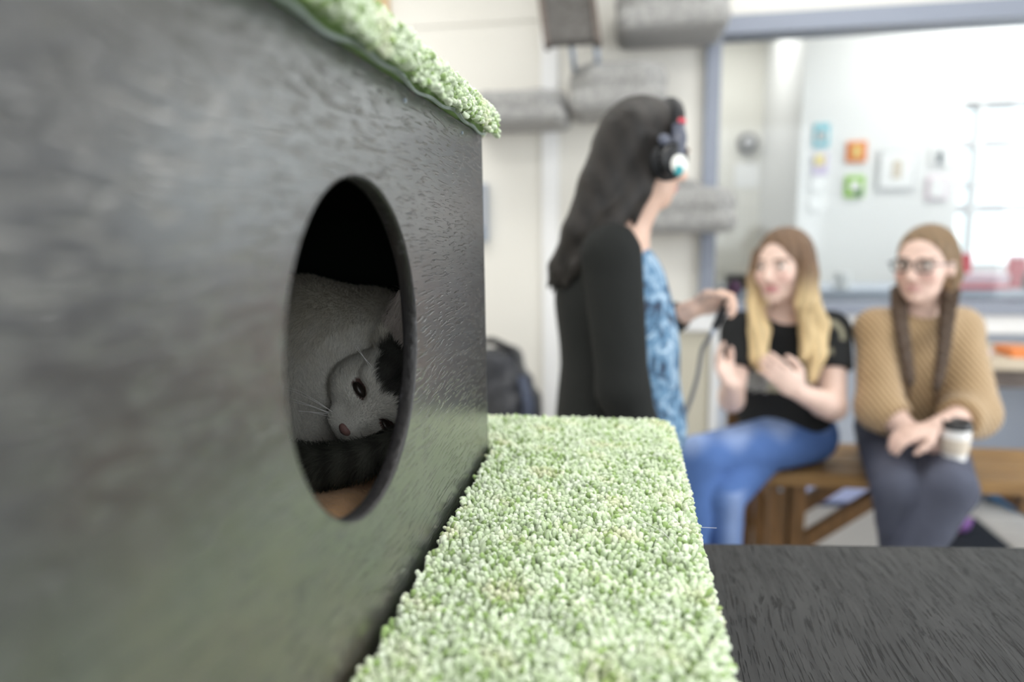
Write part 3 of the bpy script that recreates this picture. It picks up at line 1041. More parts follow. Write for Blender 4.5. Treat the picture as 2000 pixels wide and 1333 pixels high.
holed_panel(HX1, HX1 - T, 0.415, 1.2055, 0.1075, ho)
MB().box((HX0, HY0, HZ0), (HX0 + T, HY1, HZ1)).build('back_panel', M['house'], ho, 0.001)
MB().box((HX0 + T, HY0, HZ0), (HX1 - T, HY0 + T, HZ1)).build('end_panel', M['house'], ho, 0.001)
MB().box((HX0 + T, HY1 - T, HZ0), (HX1 - T, HY1, HZ1)).build('end_panel', M['house'], ho, 0.001)
MB().box((HX0 + T, HY0 + T, HZ0), (HX1 - T, HY1 - T, 1.018)).build('floor_panel', M['house_inside'], ho, 0.001)
MB().box((HX0 + T, HY0 + T, HZ1 - T), (HX1 - T, HY1 - T, HZ1)).build('roof_panel', M['house_inside'], ho, 0.001)
# inner lining boards, painted black
MB().box((HX0 + T, HY0 + T, 1.018), (HX0 + T + 0.004, HY1 - T, HZ1 - T)).build('lining', M['house_inside'], ho)
MB().box((HX0 + T + 0.004, HY1 - T - 0.004, 1.018), (HX1 - T, HY1 - T, HZ1 - T)).build('lining', M['house_inside'], ho)
# carpet roof with its pale backing edge
MB().box((HX0 - 0.004, HY0 - 0.004, HZ1 + 0.001), (HX1 + 0.003, HY1 + 0.005, HZ1 + 0.027)).build('roof_carpet', M['pad'], ho, 0.006)
hem = MB()
vs, fs = [], []
ys = np.linspace(HY0, HY1 + 0.004, 70)
for i, y in enumerate(ys):
    w = 0.0022 * math.sin(y * 31) + 0.0016 * math.sin(y * 77 + 1)
    for (dx, dz) in ((0.004, 0.0), (0.007 + w * 0.5, 0.0), (0.007 + w * 0.5, 0.0025), (0.004, 0.0025)):
        vs.append((HX1 + dx - 0.003, y, HZ1 + 0.0012 + w * 0.7 + dz))
for i in range(len(ys) - 1):
    for k in range(4):
        fs.append((i * 4 + k, i * 4 + (k + 1) % 4, (i + 1) * 4 + (k + 1) % 4, (i + 1) * 4 + k))
hem.add(vs, fs).build('carpet_hem', M['hem'], ho)
pile('roof_carpet_pile', ho, HX0, HX1 + 0.0, HY0, HY1 + 0.002, HZ1 + 0.028, 0.014, ('+x', '+y', '-x', '-y'), 0.0042, drop=0.014, coarse_top=0.0058)
# brads in the panel edge
for y, z in ((0.515, 1.383), (0.70, 1.384)):
    MB().lathe([(0.0001, 0), (0.0018, 0.0), (0.0016, 0.0012), (0.0001, 0.0016)], (HX1, y, z - 0.006), 10, (1, 0, 0)).build('brad', M['steel'], ho)

# ------------------------------------------------------------------ the cat curled up inside
HC = np.array([-0.2330, 0.6330, 1.1170])
HS = 1.08
cE = np.array([0.5922, 0.0255, -0.8054])
cF = np.array([-0.1657, -0.9743, -0.1526])
cU = np.array([0.7886, -0.2238, 0.5728])
CR = np.stack([cE, cF, cU], 1)


def hl(x, y, z):
    return HC + CR @ (np.array([x, y, z]) * HS)


cat = thing('cat', (-0.29, 0.58, 1.018), 'white and grey tabby cat curled up inside the black cat house', 'cat')
S = SDF(0.0032, 0.012)
# trunk, haunch and foreleg
S.ell((-0.345, 0.685, 1.125), (0.095, 0.078, 0.108), k=0.03)
S.ell((-0.395, 0.615, 1.100), (0.085, 0.085, 0.075), k=0.04)
S.ell((-0.272, 0.712, 1.135), (0.060, 0.060, 0.082), k=0.03)
S.cone((-0.375, 0.65, 1.155), (-0.345, 0.610, 1.085), 0.045, 0.033, 0.02)
S.cone((-0.345, 0.610, 1.085), (-0.315, 0.592, 1.070), 0.028, 0.018, 0.012)
# neck
S.cone((-0.30, 0.69, 1.13), hl(0.0, -0.03, 0.0), 0.048, 0.036, 0.012)


def he(c, r, k):
    S.ell(hl(*c), np.array(r) * HS, CR, k)


# skull, cheeks, muzzle
he((0, -0.004, 0.010), (0.042, 0.042, 0.038), 0.008)
he((-0.022, 0.010, -0.010), (0.025, 0.029, 0.022), 0.016)
he((0.022, 0.010, -0.010), (0.025, 0.029, 0.022), 0.016)
S.cone(hl(0, 0.020, 0.018), hl(0.0005, 0.043, -0.0135), 0.0190, 0.0105, 0.014)
he((-0.0085, 0.039, -0.0235), (0.0125, 0.0120, 0.0095), 0.010)
he((0.0095, 0.039, -0.0235), (0.0125, 0.0120, 0.0095), 0.010)
he((0.0005, 0.032, -0.031), (0.011, 0.012, 0.008), 0.008)
# brow ridges and eye hollows
he((-0.020, 0.026, 0.020), (0.010, 0.008, 0.006), 0.008)
he((0.020, 0.026, 0.020), (0.010, 0.008, 0.006), 0.008)
S.cut_ell(hl(-0.0195, 0.0395, 0.0095), (0.0100, 0.0085, 0.0060), CR, 0.006)
S.cut_ell(hl(0.0205, 0.0395, 0.0095), (0.0100, 0.0085, 0.0050), CR, 0.006)
# ears: flattened cones hollowed on the front; the far one lies folded back
for b0, tip, w0 in ((np.array([-0.034, -0.004, 0.034]), np.array([-0.066, -0.002, 0.080]), 0.8), (np.array([0.024, -0.022, 0.026]), np.array([0.024, -0.050, 0.030]), 0.7)):
    for w in np.linspace(-1, 1, 5):
        base = b0 + np.array([0.012, -0.003 * (1 - w * w), 0.007]) * w * w0
        S.cone(hl(*base), hl(*tip), 0.0062, 0.0016, 0.004)
b0, tip = np.array([-0.034, -0.004, 0.034]), np.array([-0.066, -0.002, 0.080])
S.cut_ell(hl(*(lerp(b0, tip, 0.45) + np.array([0, 0.0095, 0]))), (0.0075, 0.0085, 0.021),
          CR @ np.array([[math.cos(0.6), 0, -math.sin(0.6)], [0, 1, 0], [math.sin(0.6), 0, math.cos(0.6)]]), 0.004)
# tail wrapped round in front of the chin
TAIL = [(-0.40, 0.60, 1.085), (-0.355, 0.560, 1.078), (-0.308, 0.545, 1.074), (-0.2660, 0.545, 1.074), (-0.228, 0.550, 1.0815), (-0.199, 0.560, 1.097)]
TAIL_R = [0.022, 0.022, 0.021, 0.0185, 0.0150, 0.011]
S.chain(TAIL, TAIL_R, 0.003)


def cat_color(P):
    h = (P - HC) @ CR / HS
    white = np.array([0.66, 0.65, 0.60])
    cream = np.array([0.55, 0.52, 0.44])
    dark = np.array([0.035, 0.035, 0.032])
    n1 = np.sin(P[:, 0] * 210 + 2 * np.sin(P[:, 2] * 130)) * np.sin(P[:, 1] * 190 + 1)
    col = np.tile(white, (len(P), 1))
    t = sstep(P[:, 2] + 0.02 * n1, 1.13, 1.22)[:, None] * (P[:, 1] > 0.6)[:, None]
    col = col * (1 - t) + cream * t
    hd = (np.linalg.norm((P - HC) / 1.0, axis=1) < 0.115) & (h[:, 1] > -0.045)
    # dark cap with a white blaze running up between the eyes
    cap = sstep(h[:, 2] + 0.003 * n1 - 0.35 * np.maximum(0.012 - np.abs(h[:, 0] - 0.004), 0), 0.024, 0.030)
    cap *= sstep(h[:, 0], -0.046, -0.038)
    cap = cap * hd
    ear = hd & (h[:, 2] > 0.046) & (np.abs(h[:, 0]) > 0.026)
    inner = ear & (h[:, 1] > -0.004)
    col = col * (1 - cap[:, None]) + dark * cap[:, None] * (1 + 0.5 * n1[:, None])
    col[ear] = np.array([0.10, 0.095, 0.09])
    col[inner] = np.array([0.50, 0.45, 0.42])
    # tail
    A, r = np.array(TAIL), TAIL_R
    dm = np.full(len(P), 1.0)
    for i in range(5):
        ab = A[i + 1] - A[i]
        tt = np.clip(((P - A[i]) @ ab) / (ab @ ab), 0, 1)
        d = np.linalg.norm(P - A[i] - tt[:, None] * ab, axis=1) - (r[i] + (r[i + 1] - r[i]) * tt)
        dm = np.minimum(dm, d)
    muz = np.linalg.norm((h - np.array([0.0, 0.036, -0.020])) / np.array([0.026, 0.024, 0.019]), axis=1) < 1
    tl = (dm < 0.0045) & ~muz
    stripe = 0.5 + 0.5 * np.sin(P[:, 0] * 260 + P[:, 1] * 120)
    col[tl] = (np.array([0.032, 0.033, 0.028])[None] * (1 + 1.3 * stripe[:, None]))[tl]
    # dark spot on the foreleg under the chin
    sp = np.linalg.norm(P - np.array([-0.285, 0.590, 1.088]), axis=1) < 0.010
    col[sp] = dark
    # pinkish rim round the eyes
    for ex in (-0.0195, 0.0205):
        e = np.linalg.norm((h - np.array([ex, 0.031, 0.0095])) / np.array([0.0105, 0.02, 0.0062]), axis=1) < 1.0
        col[e & hd] = np.array([0.12, 0.075, 0.065])
    return np.clip(col, 0.01, 1)


body = S.build('body', M['cat'], cat, cat_color, relax=1)
# eyes, nose, whiskers
E1 = MB().ell(hl(-0.0195, 0.0345, 0.0092), (0.0090, 0.0055, 0.0042), CR, 14, 8).build('eye', M['eye'], cat, smooth=True)
MB().ell(hl(0.0205, 0.0345, 0.0092), (0.0090, 0.0050, 0.0024), CR, 14, 8).build('eye', M['eye'], cat, smooth=True)
N = SDF(0.0011, 0.003)
N.ell(hl(0.0005, 0.0520, -0.0160), (0.0070, 0.0042, 0.0044), CR)
N.cone(hl(0.0005, 0.0510, -0.0180), hl(0.0005, 0.0500, -0.0240), 0.0026, 0.0014)
N.build('nose', M['cat_nose'], cat, relax=1)
for k in range(6):
    t = k / 5.0
    a = hl(-0.016 - 0.004 * (k % 2), 0.045, -0.020 - 0.007 * t)
    d = CR @ np.array([-0.98 + 0.42 * t, 0.12, -0.45 - 0.45 * t])
    d = d / np.linalg.norm(d)
    ln = 0.058 - 0.012 * abs(t - 0.4)
    sag = CR @ np.array([-0.5, 0.0, 0.6]) * 0.006
    MB().tube([a, a + d * ln * 0.35 + sag * 0.6, a + d * ln * 0.7 + sag * 0.8, a + d * ln], [0.00032, 0.00028, 0.00022, 0.0001], 5).build('whisker', M['whisker'], cat)
for k in range(2):
    a = hl(-0.026, 0.024, 0.024 + 0.003 * k)
    d = CR @ np.array([-0.9, 0.3, 0.35 - 0.2 * k])
    MB().tube([a, a + d * 0.016, a + d * 0.03], [0.0003, 0.00024, 0.0001], 5).build('whisker', M['whisker'], cat)


def fur(body_obj, parent, n, name='fur'):
    me = body_obj.data
    nv = len(me.vertices)
    V = np.zeros(nv * 3)
    me.vertices.foreach_get('co', V)
    V = V.reshape(-1, 3) + np.array(origin(parent))
    me.calc_loop_triangles()
    Tt = np.zeros(len(me.loop_triangles) * 3, np.int32)
    me.loop_triangles.foreach_get('vertices', Tt)
    Tt = Tt.reshape(-1, 3)
    a, b, c = V[Tt[:, 0]], V[Tt[:, 1]], V[Tt[:, 2]]
    nr = np.cross(b - a, c - a)
    ar = np.linalg.norm(nr, axis=1)
    # only what can be seen through the round door
    cen = (a + b + c) / 3
    w = ar * np.where(np.linalg.norm(cen - HC, axis=1) < 0.09, 2.2, 1.0) * (cen[:, 0] > -0.43)
    pick = rng.choice(len(Tt), n, p=w / w.sum())
    u, v = rng.uniform(0, 1, n), rng.uniform(0, 1, n)
    fl = u + v > 1
    u[fl], v[fl] = 1 - u[fl], 1 - v[fl]
    P = a[pick] + u[:, None] * (b - a)[pick] + v[:, None] * (c - a)[pick]
    Nn = nr[pick] / (ar[pick][:, None] + 1e-12)
    h = (P - HC) @ CR / HS
    head = np.linalg.norm(P - HC, axis=1) < 0.085
    flow = np.where(head[:, None], (P - hl(0, 0.055, -0.015)), np.array([-0.5, 0.1, -0.85]))
    flow = flow / (np.linalg.norm(flow, axis=1)[:, None] + 1e-9) + rng.normal(0, 0.22, P.shape)
    flow -= Nn * (flow * Nn).sum(1)[:, None]
    flow /= np.linalg.norm(flow, axis=1)[:, None] + 1e-9
    near = np.linalg.norm(P - hl(0, 0.05, -0.015), axis=1)
    L = np.where(head, np.clip(near * 0.12, 0.0010, 0.0075), 0.011) * rng.uniform(0.7, 1.3, n)
    eye = (np.linalg.norm((h - np.array([-0.0195, 0.031, 0.0095])) / np.array([0.011, 0.02, 0.0066]), axis=1) < 1) | \
          (np.linalg.norm((h - np.array([0.0205, 0.031, 0.0095])) / np.array([0.011, 0.02, 0.0050]), axis=1) < 1)
    keep = ~(eye & head)
    P, Nn, flow, L = P[keep], Nn[keep], flow[keep], L[keep]
    n = len(P)
    side = np.cross(Nn, flow)
    wd = 0.00028
    mid = P + flow * (L * 0.5)[:, None] + Nn * (L * 0.30)[:, None]
    tip = P + flow * L[:, None] + Nn * (L * 0.38)[:, None]
    VV = np.stack([P - side * wd, P + side * wd, mid - side * wd * 0.8, mid + side * wd * 0.8, tip], 1)
    F = np.array([(0, 1, 3), (0, 3, 2), (2, 3, 4)])
    FF = (F[None] + (np.arange(n) * 5)[:, None, None]).reshape(-1, 3)
    C = cat_color(P) * rng.uniform(0.8, 1.2, (n, 1))
    o = quick(name, VV.reshape(-1, 3), FF, M['cat'], parent, np.repeat(np.clip(C, 0, 1), 5, 0), smooth=False)
    o['kind'] = 'stuff'
    return o


fur(body, cat, 90000)

# tan plush bed the cat lies on
bd = SDF(0.005, 0.01)
bd.box((-0.405, 0.53, 1.0375), (0.183, 0.20, 0.0185), 0.0180)
bd.build('cat_bed', mat('tan plush', (0.78, 0.50, 0.29), 0.95, 0.1, noise=40, c2=(0.68, 0.42, 0.23), bump=(220, 0.6, 0.003), sheen=0.3), None, relax=2)
tag(bpy.data.objects['cat_bed'], 'flat tan plush bed under the cat', 'cat bed')

# ------------------------------------------------------------------ people
V3 = lambda *a: np.array(a, float)


def add_hand(S, wr, d, n, s, curl=(20, 30, 20), k=0.006, sc=1.0, spread=0.10, thumb=0.6):
    """wr wrist, d finger direction, n palm normal (the way the palm faces), s direction of the thumb side."""
    d = V3(*d) / np.linalg.norm(d)
    n = V3(*n) - d * np.dot(n, d)
    n /= np.linalg.norm(n)
    sd = np.cross(n, d)
    if np.dot(sd, s) < 0:
        sd = -sd
    Rm = np.stack([sd, d, n], 1)
    pc = wr + d * 0.045 * sc
    S.ell(pc, (0.038 * sc, 0.050 * sc, 0.017 * sc), Rm, k=0.012)
    for i, (off, ln) in enumerate(((0.029, 0.068), (0.010, 0.076), (-0.009, 0.071), (-0.027, 0.056))):
        p = wr + d * 0.082 * sc + sd * off * sc
        a = 0.0
        r = 0.0088 * sc if i < 3 else 0.0078 * sc
        dirb = d + sd * off * spread * 10
        dirb /= np.linalg.norm(dirb)
        segs = (0.45, 0.32, 0.23)
        S.cone(wr + d * 0.05 * sc + sd * off * 0.8 * sc, p, r * 1.1, r, k)
        for j in range(3):
            a += math.radians(curl[j])
            q = p + (dirb * math.cos(a) + n * math.sin(a)) * ln * segs[j] * sc
            S.cone(p, q, r * (1 - 0.06 * j), r * (0.94 - 0.06 * j), 0.003)
            p = q
    t0 = wr + d * 0.022 * sc + sd * 0.024 * sc
    t1 = t0 + (sd * 0.75 + d * 0.6 + n * 0.35 * thumb) * 0.036 * sc
    t2 = t1 + (sd * 0.25 + d * 0.85 + n * 0.7 * thumb) * 0.030 * sc
    t3 = t2 + (d * 0.9 - sd * 0.1 + n * 0.8 * thumb) * 0.024 * sc
    S.chain([t0, t1, t2, t3], [0.015 * sc, 0.0115 * sc, 0.0100 * sc, 0.0085 * sc], 0.006)


def add_head(S, hc, R, sc=1.0):
    def h(x, y, z):
        return hc + R @ (V3(x, y, z) * sc)
    S.ell(h(0, -0.012, 0.032), V3(0.073, 0.090, 0.083) * sc, R, 0.02)
    S.ell(h(0, 0.018, -0.012), V3(0.062, 0.068, 0.085) * sc, R, 0.02)
    S.ell(h(0, 0.030, -0.072), V3(0.044, 0.045, 0.036) * sc, R, 0.025)
    S.ell(h(0, 0.062, -0.094), V3(0.018, 0.016, 0.015) * sc, R, 0.02)
    for sx in (-1, 1):
        S.ell(h(sx * 0.034, 0.058, -0.026), V3(0.026, 0.020, 0.022) * sc, R, 0.02)      # cheeks
        S.ell(h(sx * 0.030, 0.078, 0.022), V3(0.024, 0.010, 0.007) * sc, R, 0.012)       # brow
        S.cut_ell(h(sx * 0.031, 0.098, 0.004), V3(0.017, 0.020, 0.011) * sc, R, 0.012)   # eye hollow
        S.ell(h(sx * 0.074, -0.006, -0.006), V3(0.008, 0.018, 0.030) * sc, R, 0.008)     # ear
        S.ell(h(sx * 0.010, 0.094, -0.036), V3(0.009, 0.010, 0.008) * sc, R, 0.006)      # nostril
    S.cone(h(0, 0.082, 0.014), h(0, 0.104, -0.030), 0.0085 * sc, 0.0115 * sc, 0.010)
    S.ell(h(0, 0.083, -0.058), V3(0.022, 0.011, 0.0065) * sc, R, 0.006)
    S.ell(h(0, 0.081, -0.070), V3(0.019, 0.011, 0.0070) * sc, R, 0.006)
    return h


def skin_color(hc, R, sc, base, lips, brow=(0.16, 0.10, 0.07)):
    base, lips, brow = map(np.array, (base, lips, brow))

    def f(P):
        h = ((P - hc) @ R) / sc
        c = np.tile(base, (len(P), 1))
        n = np.sin(P[:, 0] * 90 + 2 * np.sin(P[:, 2] * 70)) * np.sin(P[:, 1] * 80)
        c = c * (1 + 0.04 * n[:, None])
        front = h[:, 1] > 0.05
        blush = np.exp(-(((np.abs(h[:, 0]) - 0.04) / 0.02) ** 2 + ((h[:, 2] + 0.03) / 0.022) ** 2)) * front
        c = c * (1 - blush[:, None] * np.array([0.02, 0.14, 0.12]))
        lp = front & (np.abs(h[:, 0]) < 0.024) & (np.abs(h[:, 2] + 0.0635) < 0.0125 - 0.2 * np.abs(h[:, 0]))
        c[lp] = lips
        br = front & (np.abs(np.abs(h[:, 0]) - 0.031) < 0.019) & (np.abs(h[:, 2] - 0.0245 + 0.10 * np.abs(np.abs(h[:, 0]) - 0.031)) < 0.0045)
        c[br] = brow
        return c
    return f


def add_eyes(h, R, sc, parent):
    for sx in (-1, 1):
        e = MB().ell(h(sx * 0.031, 0.0745, 0.004), V3(0.0125, 0.0115, 0.0078) * sc, R, 14, 9).build('eye', M['eye_white'], parent, smooth=True)
        MB().ell(h(sx * 0.031, 0.0830, 0.004), V3(0.0062, 0.0042, 0.0062) * sc, R, 12, 7).build('iris', M['eye'], e, smooth=True)


def limb(S, a, b, c, r, k=0.015):
    a, b, c = V3(*a), V3(*b), V3(*c)
    S.cone(a, b, r[0], r[1], k)
    m = lerp(b, c, 0.28)
    S.cone(b, m, r[1], r[2], k)
    S.cone(m, c, r[2], r[3], k)


def foot(S, an, d, k=0.015):
    d = V3(*d)
    S.cone(an, an + d * 0.16 + V3(0, 0, -0.035), 0.036, 0.030, k)
    S.cone(an - d * 0.03 + V3(0, 0, -0.03), an + d * 0.1 + V3(0, 0, -0.045), 0.033, 0.030, k)


# ================= the standing woman with headphones (seen from her right, facing along +x)
p1 = thing('person', (-0.02, 1.60, 0), 'standing woman with long dark hair, black cardigan and blue patterned blouse', 'person')
hc1 = V3(0.047, 1.60, 1.440)
R1 = frame_from((0.86, 0.46, -0.16), (0.18, 0.06, 0.97))
pel, che, nek = V3(-0.025, 1.60, 0.82), V3(-0.035, 1.60, 1.12), V3(-0.012, 1.60, 1.275)
shR, elR, wrR = V3(-0.025, 1.435, 1.225), V3(0.000, 1.385, 0.955), V3(0.075, 1.42, 0.745)
shL, elL, wrL = V3(-0.015, 1.765, 1.225), V3(0.050, 1.800, 1.005), V3(0.168, 1.720, 1.082)
B = SDF(0.005, 0.02)
B.ell(pel, (0.105, 0.165, 0.12), k=0.05).ell(V3(-0.02, 1.6, 0.97), (0.095, 0.135, 0.13), k=0.06).ell(che, (0.105, 0.15, 0.16), k=0.06)
B.cone(nek - V3(0, 0, 0.03), hc1 + V3(0, 0, -0.07), 0.05, 0.048, 0.03)
B.cone(nek - V3(0, 0, 0.035), shR, 0.05, 0.045, 0.04).cone(nek - V3(0, 0, 0.035), shL, 0.05, 0.045, 0.04)
limb(B, shR, elR, wrR, (0.046, 0.038, 0.038, 0.025))
limb(B, shL, elL, wrL, (0.046, 0.038, 0.036, 0.024))
for sy in (-1, 1):
    limb(B, pel + V3(0, sy * 0.085, -0.06), V3(0.02, 1.60 + sy * 0.09, 0.46), V3(-0.02, 1.60 + sy * 0.09, 0.09), (0.082, 0.055, 0.056, 0.036), 0.02)
    foot(B, V3(-0.02, 1.60 + sy * 0.09, 0.08), (1, 0, 0))
h1 = add_head(B, hc1, R1, 0.97)
add_hand(B, wrL, (0.93, -0.05, 0.30), (0.15, -0.75, -0.6), (0.1, -0.35, 0.9), (48, 62, 40), sc=0.92, spread=0.02, thumb=0.9)
add_hand(B, wrR, (0.30, 0.1, -0.95), (-0.2, 0.9, 0.1), (0.9, 0.1, 0.2), (20, 28, 20), sc=0.9)
B.build('body', M['skin'], p1, skin_color(hc1, R1, 0.97, (0.70, 0.48, 0.38), (0.5, 0.24, 0.22), (0.03, 0.02, 0.02)))
add_eyes(h1, R1, 0.97, p1)
# blouse, open cardigan, trousers
K = SDF(0.006, 0.03)
K.ell(V3(0.005, 1.60, 1.10), (0.100, 0.150, 0.155), k=0.06).ell(V3(0.030, 1.595, 0.97), (0.100, 0.150, 0.15), k=0.06)
K.ell(V3(0.030, 1.60, 0.82), (0.120, 0.165, 0.13), k=0.05)
K.cut_plane((0.0, 1.6, 0.74), (0, 0, -1))
K.build('blouse', M['blouse'], p1)
K = SDF(0.006, 0.025)
K.ell(V3(-0.045, 1.60, 1.12), (0.115, 0.170, 0.150), k=0.06).ell(V3(-0.035, 1.60, 0.95), (0.112, 0.165, 0.16), k=0.06)
K.ell(V3(-0.035, 1.60, 0.80), (0.125, 0.185, 0.16), k=0.06)
K.cone(nek - V3(0.02, 0, 0.045), shR, 0.058, 0.060, 0.04).cone(nek - V3(0.02, 0, 0.045), shL, 0.058, 0.060, 0.04)
# the front of the cardigan hangs open
K.cut_plane((0.052, 1.60, 1.0), (1, -0.1, 0.10), 0.5)
K.cone(shR, elR, 0.062, 0.053, 0.02).cone(elR, lerp(elR, wrR, 0.85), 0.053, 0.040, 0.02)
K.cone(shL, elL, 0.060, 0.052, 0.02).cone(elL, lerp(elL, wrL, 0.80), 0.050, 0.036, 0.02)
K.cut_plane(lerp(elL, wrL, 0.80), wrL - elL, 0.06)
K.cut_plane((0.0, 1.6, 0.70), (0, 0, -1), 0.6)
K.build('cardigan', M['cloth'], p1, (0.016, 0.0175, 0.017))
K = SDF(0.007, 0.02)
K.ell(pel - V3(0, 0, 0.02), (0.112, 0.172, 0.12), k=0.04)
for sy in (-1, 1):
    limb(K, pel + V3(0.01, sy * 0.085, -0.05), V3(0.025, 1.60 + sy * 0.09, 0.46), V3(-0.015, 1.60 + sy * 0.09, 0.13), (0.095, 0.066, 0.066, 0.055), 0.02)
K.build('trousers', M['cloth'], p1, (0.05, 0.052, 0.06))
for sy in (-1, 1):
    K = SDF(0.006, 0.01)
    foot(K, V3(-0.02, 1.60 + sy * 0.09, 0.082), (1.02, 0, 0))
    K.ell(V3(0.05, 1.60 + sy * 0.09, 0.035), (0.13, 0.045, 0.034))
    K.cut_plane((0, 1.6, 0.002), (0, 0, -1), 0.4)
    K.build('shoe', M['black_soft'], p1)
# long dark hair swept down the back
H = SDF(0.005, 0.02)
hh = lambda x, y, z: hc1 + R1 @ (V3(x, y, z) * 0.97)
H.ell(hh(0, -0.022, 0.036), (0.083, 0.096, 0.090), R1, 0.02)
H.ell(hh(0, -0.055, -0.02), (0.076, 0.062, 0.09), R1, 0.03)
H.chain([hh(0.03, -0.07, 0.03), V3(-0.045, 1.53, 1.37), V3(-0.095, 1.50, 1.27), V3(-0.137, 1.50, 1.185), V3(-0.150, 1.50, 1.150)], [0.068, 0.056, 0.040, 0.022, 0.004], 0.014)
H.chain([hh(-0.02, -0.06, 0.0), V3(-0.035, 1.60, 1.36), V3(-0.095, 1.58, 1.26), V3(-0.148, 1.56, 1.165)], [0.066, 0.054, 0.034, 0.005], 0.014)
H.chain([hh(0.066, -0.03, 0.02), V3(0.020, 1.525, 1.36), V3(-0.035, 1.48, 1.285), V3(-0.10, 1.465, 1.20), V3(-0.130, 1.475, 1.155)], [0.028, 0.030, 0.028, 0.018, 0.004], 0.012)
for dx, dy, dz, r in ((-0.166, 1.505, 1.150, 0.012), (-0.158, 1.52, 1.138, 0.010), (-0.118, 1.48, 1.150, 0.010), (-0.140, 1.545, 1.142, 0.010)):
    H.chain([V3(dx * 0.62, dy + 0.01, 1.27), V3(dx * 0.9, dy, 1.20), V3(dx, dy, dz)], [0.026, r * 1.4, 0.0035], 0.008)
H.chain([hh(0.070, -0.020, -0.03), hh(0.064, -0.030, -0.09), V3(0.020, 1.515, 1.290)], [0.020, 0.017, 0.007], 0.012)
H.cut_ell(hh(0, 0.085, -0.025), (0.095, 0.085, 0.085), R1, 0.012)


def dark_hair(P):
    n = np.sin(P[:, 0] * 140 + P[:, 2] * 60)[:, None]
    return np.clip(np.array([0.013, 0.0105, 0.009]) * (1 + 0.35 * n), 0.004, 1)


H.build('hair', M['hair'], p1, dark_hair)

# headphones
hp = thing('headphones', tuple(hh(0.09, 0, -0.03)), 'black headphones with a white sticker worn by the standing woman', 'headphones')
arc = []
for k in range(25):
    a = math.pi * (k / 24)
    arc.append(hh(math.cos(a) * 0.094, 0.010 + 0.018 * math.sin(a), 0.005 + math.sin(a) * 0.122))
mb = MB().tube(arc, [0.0085] * 25, 10, flat=1.7)
mb.build('headband', M['black_soft'], hp, smooth=True)
for sx in (-1, 1):
    cu = MB().lathe([(0.001, 0), (0.036, 0.0), (0.043, 0.006), (0.043, 0.016), (0.034, 0.022), (0.001, 0.022)], hh(sx * 0.080, 0.002, -0.018), 28, tuple(R1 @ V3(sx, 0.05, 0.05)))
    cu.build('ear_cushion', M['black_soft'], hp, smooth=True)
    e = MB().lathe([(0.001, 0.022), (0.034, 0.022), (0.037, 0.030), (0.033, 0.040), (0.022, 0.044), (0.001, 0.045)], hh(sx * 0.080, 0.002, -0.018), 28, tuple(R1 @ V3(sx, 0.05, 0.05))).build('ear_cup', M['black'], hp, smooth=True)
    ax = R1 @ V3(sx, 0.05, 0.05)
    ax /= np.linalg.norm(ax)
    cc = hh(sx * 0.080, 0.002, -0.018) + ax * 0.0435 + R1 @ V3(0, 0.008, -0.010)
    MB().lathe([(0.001, 0), (0.021, 0.0), (0.020, 0.003), (0.001, 0.004)], cc, 20, tuple(ax)).build('sticker', M['sticker_white'], e, smooth=True)
    MB().lathe([(0.001, 0.0), (0.012, 0.0), (0.011, 0.0045), (0.001, 0.005)], cc + R1 @ V3(0, 0.0, -0.013), 16, tuple(ax)).build('sticker', M['sticker_teal'], e, smooth=True)
    yk = [hh(sx * 0.096, 0.010, 0.060), hh(sx * 0.108, 0.012, 0.030), hh(sx * 0.116, 0.010, 0.000), hh(sx * 0.119, 0.006, -0.015)]
    MB().tube(yk, [0.009, 0.011, 0.010, 0.006], 10, 1.5).build('yoke', M['greyblue_plastic'], hp, smooth=True)
    MB().ell(hh(sx * 0.099, 0.016, 0.068), (0.006, 0.010, 0.008), R1).build('accent', M['red'], hp, smooth=True)
    MB().ell(hh(sx * 0.112, -0.026, 0.020), (0.006, 0.015, 0.012), R1).build('hinge', M['greyblue_plastic'], hp, smooth=True)

# ================= the blonde woman in a black T-shirt
SEAT = 0.468
p2 = thing('person', (0.52, 2.40, 0), 'seated blonde woman gesturing in black printed T-shirt and blue jeans', 'person')
hc2 = V3(0.492, 2.26, 1.150)
R2 = frame_from((-0.62, -0.78, 0.03), (-0.06, 0.03, 1.0))
pel, che, nek = V3(0.565, 2.43, SEAT + 0.115), V3(0.535, 2.39, 0.83), V3(0.520, 2.33, 1.000)
sA, eA, wA = V3(0.375, 2.30, 0.945), V3(0.342, 2.20, 0.735), V3(0.318, 2.06, 0.820)      # her right arm, on the left in view
sB, eB, wB = V3(0.672, 2.36, 0.940), V3(0.662, 2.25, 0.705), V3(0.520, 2.10, 0.788)
hA, kA, aA = V3(0.520, 2.42, 0.555), V3(0.305, 2.06, 0.470), V3(0.330, 2.10, 0.09)
hB, kB, aB = V3(0.640, 2.42, 0.560), V3(0.235, 2.08, 0.575), V3(0.205, 2.00, 0.225)
B = SDF(0.005, 0.02)
B.ell(pel, (0.15, 0.13, 0.11), k=0.05).ell(lerp(pel, che, 0.5), (0.125, 0.095, 0.13), k=0.06).ell(che, (0.145, 0.10, 0.15), k=0.06)
B.cone(nek - V3(0, 0, 0.03), hc2 + V3(0.015, 0.02, -0.07), 0.048, 0.046, 0.03)
B.cone(nek - V3(0, 0, 0.035), sA, 0.048, 0.045, 0.04).cone(nek - V3(0, 0, 0.035), sB, 0.048, 0.045, 0.04)
limb(B, sA, eA, wA, (0.046, 0.038, 0.038, 0.025))
limb(B, sB, eB, wB, (0.048, 0.041, 0.041, 0.026))
limb(B, hA, kA, aA, (0.074, 0.050, 0.044, 0.033), 0.006)
limb(B, hB, kB, aB, (0.074, 0.050, 0.044, 0.033), 0.006)
foot(B, aA, (-0.5, -0.86, 0))
foot(B, aB, (-0.62, -0.6, -0.35))
